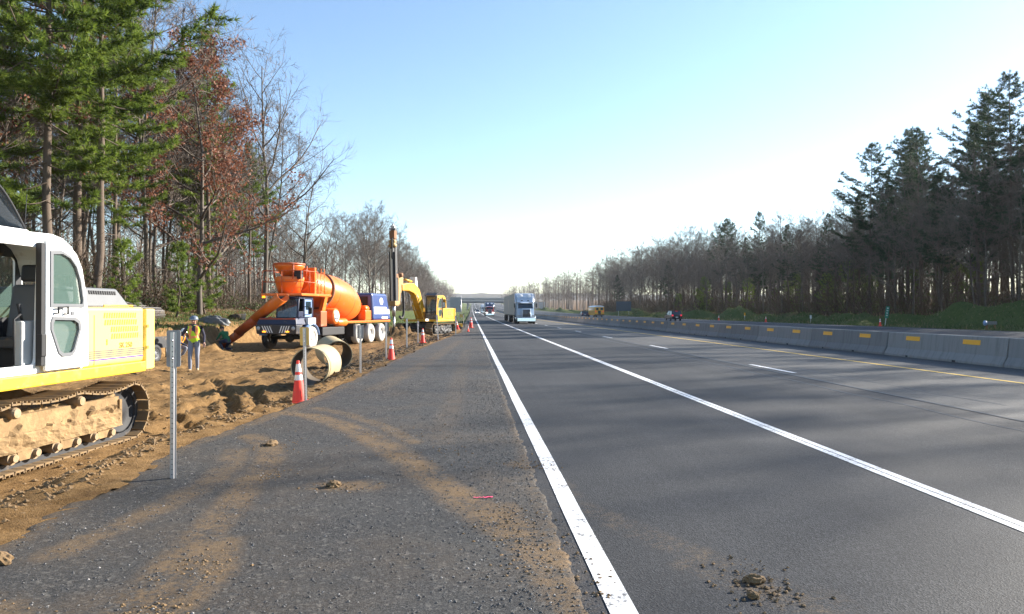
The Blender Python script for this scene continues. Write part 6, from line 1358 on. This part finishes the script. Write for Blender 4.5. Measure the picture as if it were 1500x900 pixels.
for (k, x, y, h, lb) in (('bB', 58, 33, 27, 'broad bare tree well short of the guardrail end'), ('bF', 59, 40, 25.5, 'low branched bare tree short of the guardrail end'), ('bB', 58, 47, 27, 'broad bare tree next along from the guardrail end'), ('bE', 58.5, 55, 26, 'leaning bare tree closest to the guardrail end')): tree(k, x, y, h, rng.uniform(0, 6.28), lb, 'bare_tree', GRB)
for i in range(14): tree('qC', rng.uniform(64, 82), rng.uniform(60, 180), rng.uniform(13, 19), rng.uniform(0, 6.28), 'dark pine deep in the right wood', 'pine_tree', GRP)
for i in range(34):
    y = 62 + i * 4.2 + rng.uniform(-1.5, 1.5); tree(rng.choice(['qC', 'pS']), rng.uniform(57, 70), y, rng.uniform(5, 9.5), rng.uniform(0, 6.28), f'young dark pine under the bare trees of right wood {where(RMARK, y)}', 'pine_tree', 'young pines under the right wood')
y = 22.0
while y < 330:
    hh = 24 if y < 62 else 20 if y < 110 else (18.5 if y < 185 else 24)
    for row in range(4):
        x = 57.5 + row * 5.2 + rng.uniform(-1.8, 1.8)
        if y < 60 and row in (0, 3): continue
        k = rng.choice(['bA', 'bB', 'bC', 'bE', 'bF', 'bF']); tree(k, x, y + rng.uniform(-2, 2), hh * rng.uniform(.82, 1.08), rng.uniform(0, 6.28), f"{LOOK[k]} bare tree, {('first', 'second', 'third', 'fourth')[row]} row of right wood {where(RMARK, y)}", 'bare_tree', GRB)
    y += rng.uniform(3.4, 5.2) * (1 + max(0, y - 80) / 200)
# ---- far woods that read as one mass
def far_woods():
    B = Buf(); r2 = random.Random(5)
    def stem(x, y, h):
        z = ground_z(x, y) - .5; p = Vector((x, y, z)); top = p + Vector((r2.gauss(0, .6), r2.gauss(0, .6), h)); B.tube([p, p.lerp(top, .5), top], [.28, .18, .03], 3)
        for k in range(34):
            t = r2.uniform(.25, 1); q = p.lerp(top, t); a = r2.uniform(0, 6.28); L = h * .26 * (1.15 - .6 * t) * r2.uniform(.6, 1.1); e = Vector((math.cos(a), math.sin(a), r2.uniform(.3, 1.0))).normalized(); m = q + e * L; sd = Vector((-e.y, e.x, 0)) * .06
            B.quad(q - sd, q + sd, m + sd * .3, m - sd * .3)
            for u in range(4):
                s0 = q.lerp(m, r2.uniform(.3, 1)); e2 = (e + rv(r2, .6)).normalized() * L * r2.uniform(.35, .7); s2 = e2.cross(rv(r2)); s2.normalize(); s2 *= .045; B.quad(s0 - s2, s0 + s2, s0 + e2 + s2 * .3, s0 + e2 - s2 * .3)
    for i in range(560):
        y = r2.uniform(20, 330); stem(r2.uniform(80, 150), y, r2.uniform(14, 21) if y < 190 else r2.uniform(18, 24))
    for i in range(230): stem(r2.uniform(-95, -44), r2.uniform(15, 330), r2.uniform(14, 20))
    y = 325
    while y < 900:
        for row in range(2 if y > 600 else 3):
            stem(-21 - row * 7 - r2.uniform(0, 5), y + r2.uniform(-4, 4), r2.uniform(17, 24)); stem(56 - max(0, (y - 330) * .035) + row * 7 + r2.uniform(0, 5), y + r2.uniform(-4, 4), r2.uniform(18, 24))
        y += 5 + (y - 320) * .012
    return B.mesh('far_woods', MT['twig'])
o = bpy.data.objects.new('far_woods', far_woods()); COL.objects.link(o); tag(o, 'deep and far bare woods along both sides of the highway', None, None, 'stuff')
# ---- undergrowth, grass and leaf litter
def brushwood(side):
    B = Buf(); G = Buf(); r2 = random.Random(11 + side)
    for i in range(9000 if side < 0 else 17000):
        y = 26 + (300 if side > 0 else 230) * r2.random() ** (1.6 if side < 0 else 1.1); x = (-18.6 - abs(r2.gauss(0, 7))) if side < 0 else (55.5 + abs(r2.gauss(0, 11)))
        p = Vector((x, y, ground_z(x, y) - .05)); h = r2.uniform(.7, 3.6 if side < 0 else 6.5) * (.35 + 1.1 * max(0, .5 + fbm(x * .11, y * .07, 7))); e = (Vector((r2.gauss(0, .42), r2.gauss(0, .42), 1))).normalized(); tp = p + e * h; sd = e.cross(rv(r2)); sd.normalize(); sd *= .012 + .004 * h
        B.quad(p - sd, p + sd, tp + sd * .3, tp - sd * .3)
        for k in range(6):
            q = p.lerp(tp, r2.uniform(.25, 1)); e2 = (e + rv(r2, .6)).normalized() * h * r2.uniform(.15, .4); s2 = e2.cross(rv(r2)); s2.normalize(); s2 *= .011; B.quad(q - s2, q + s2, q + e2 + s2 * .3, q + e2 - s2 * .3)
        if r2.random() < .24:
            for k in range(22): q = p + Vector((r2.gauss(0, .45), r2.gauss(0, .45), r2.uniform(.2, h * .7))); a = rv(r2); a.normalize(); b = a.cross(rv(r2)); b.normalize(); z_ = r2.uniform(.05, .12); (G if r2.random() < .55 else B).quad(q - a * z_, q + b * z_ * .6, q + a * z_, q - b * z_ * .6)
    return B, G
for sd, lb in ((-1, 'left'), (1, 'right')):
    B, G = brushwood(sd)
    o = bpy.data.objects.new('undergrowth', B.mesh('undergrowth', MT['brush'])); COL.objects.link(o); tag(o, f'dry brush at the foot of the {lb} wood', None, None, 'stuff')
    o = bpy.data.objects.new('green_shrubbery', G.mesh('green_shrubbery', MT['bushgreen'])); COL.objects.link(o); tag(o, f'green leaves low in the {lb} wood', None, None, 'stuff')
def grass():
    B = Buf(); D = Buf(); r2 = random.Random(3)
    def blade(x, y, z, h, buf):
        a = r2.uniform(0, 3.14); wd = .012 + .0003 * y; dx, dy = math.cos(a) * wd, math.sin(a) * wd; buf.tri((x - dx, y - dy, z), (x + dx, y + dy, z), (x + r2.gauss(0, h * .35), y + r2.gauss(0, h * .35), z + h))
    for i in range(34000):
        y = 24 + 100 * r2.random() ** 1.4
        if y < 70: x = r2.uniform(-20, bank_x(y) - .15)
        else: x = r2.uniform(-20, -1.3)
        z = max(dirt_z(x, y), ground_z(x, y)) if (y < 72 and x > -16.5) else ground_z(x, y)
        blade(x, y, z - .02, r2.uniform(.06, .2), D if r2.random() < .15 or x < -18.5 else B)
    for i in range(16000):
        y = 58 + 180 * r2.random() ** 1.3; x = r2.uniform(45.2, 57); blade(x, y, ground_z(x, y) - .02, r2.uniform(.12, .38), D if r2.random() < .25 else B)
    return B, D
B, D = grass()
o = bpy.data.objects.new('grass', B.mesh('grass', MT['grassblade'])); COL.objects.link(o); tag(o, 'green grass of the verges', None, None, 'stuff')
o = bpy.data.objects.new('dry_grass', D.mesh('dry_grass', MT['drygrass'])); COL.objects.link(o); tag(o, 'dry grass mixed into the verges', None, None, 'stuff')
B = Buf(); r2 = random.Random(8)
for i in range(9000):
    y = 26 + 80 * r2.random() ** 1.5; x = -16.3 - abs(r2.gauss(0, 4)); p = Vector((x, y, ground_z(x, y) + r2.uniform(.01, .08))); a = rv(r2); a.z *= .4; a.normalize(); b = a.cross(Vector((0, 0, 1)) + rv(r2, .3)); b.normalize(); s_ = r2.uniform(.04, .09); B.quad(p - a * s_, p + b * s_ * .6, p + a * s_, p - b * s_ * .6)
o = bpy.data.objects.new('leaf_litter', B.mesh('leaf_litter', MT['russet'])); COL.objects.link(o); tag(o, 'fallen russet leaves under the left wood', None, None, 'stuff')
# ---- distant wooded ridge
MT['ridge'] = mat('distant_woods', (.095, .085, .07), .95, 0, .4, .02)
def ridge_z(x, y):
    k = sm(950, 1500, y) * (1 - sm(2200, 3000, y)); return rise(y) - 8 + k * (24 + 9 * fbm(x * .0035, y * .002) + 3.5 * fbm(x * .03, y * .03) + 2.5 * abs(fbm(x * .12, y * .12)))
tag(grid_obj('hills', [-1500 + 16 * i for i in range(188)], steps(930, 3000, 16, 1.02), ridge_z, MT['ridge']), 'distant wooded ridge closing the view down the road', None, None, 'structure')
# ---- air
def haze():
    s = NT('hazy_air'); s.t.nodes.remove(s.p); v = s.n('ShaderNodeVolumePrincipled'); v.inputs['Color'].default_value = (.86, .92, 1, 1); v.inputs['Density'].default_value = HAZE; v.inputs['Anisotropy'].default_value = .3
    s.l(v.outputs[0], s.t.nodes['Material Output'].inputs['Volume'])
    b = MB(); b.span((-3100, -70, -12), (3100, 5300, 60)); o = b.build('haze', s.m); tag(o, 'thin pale haze hanging in the air over the highway', None, None, 'stuff')
HAZE = 0.00012
haze()
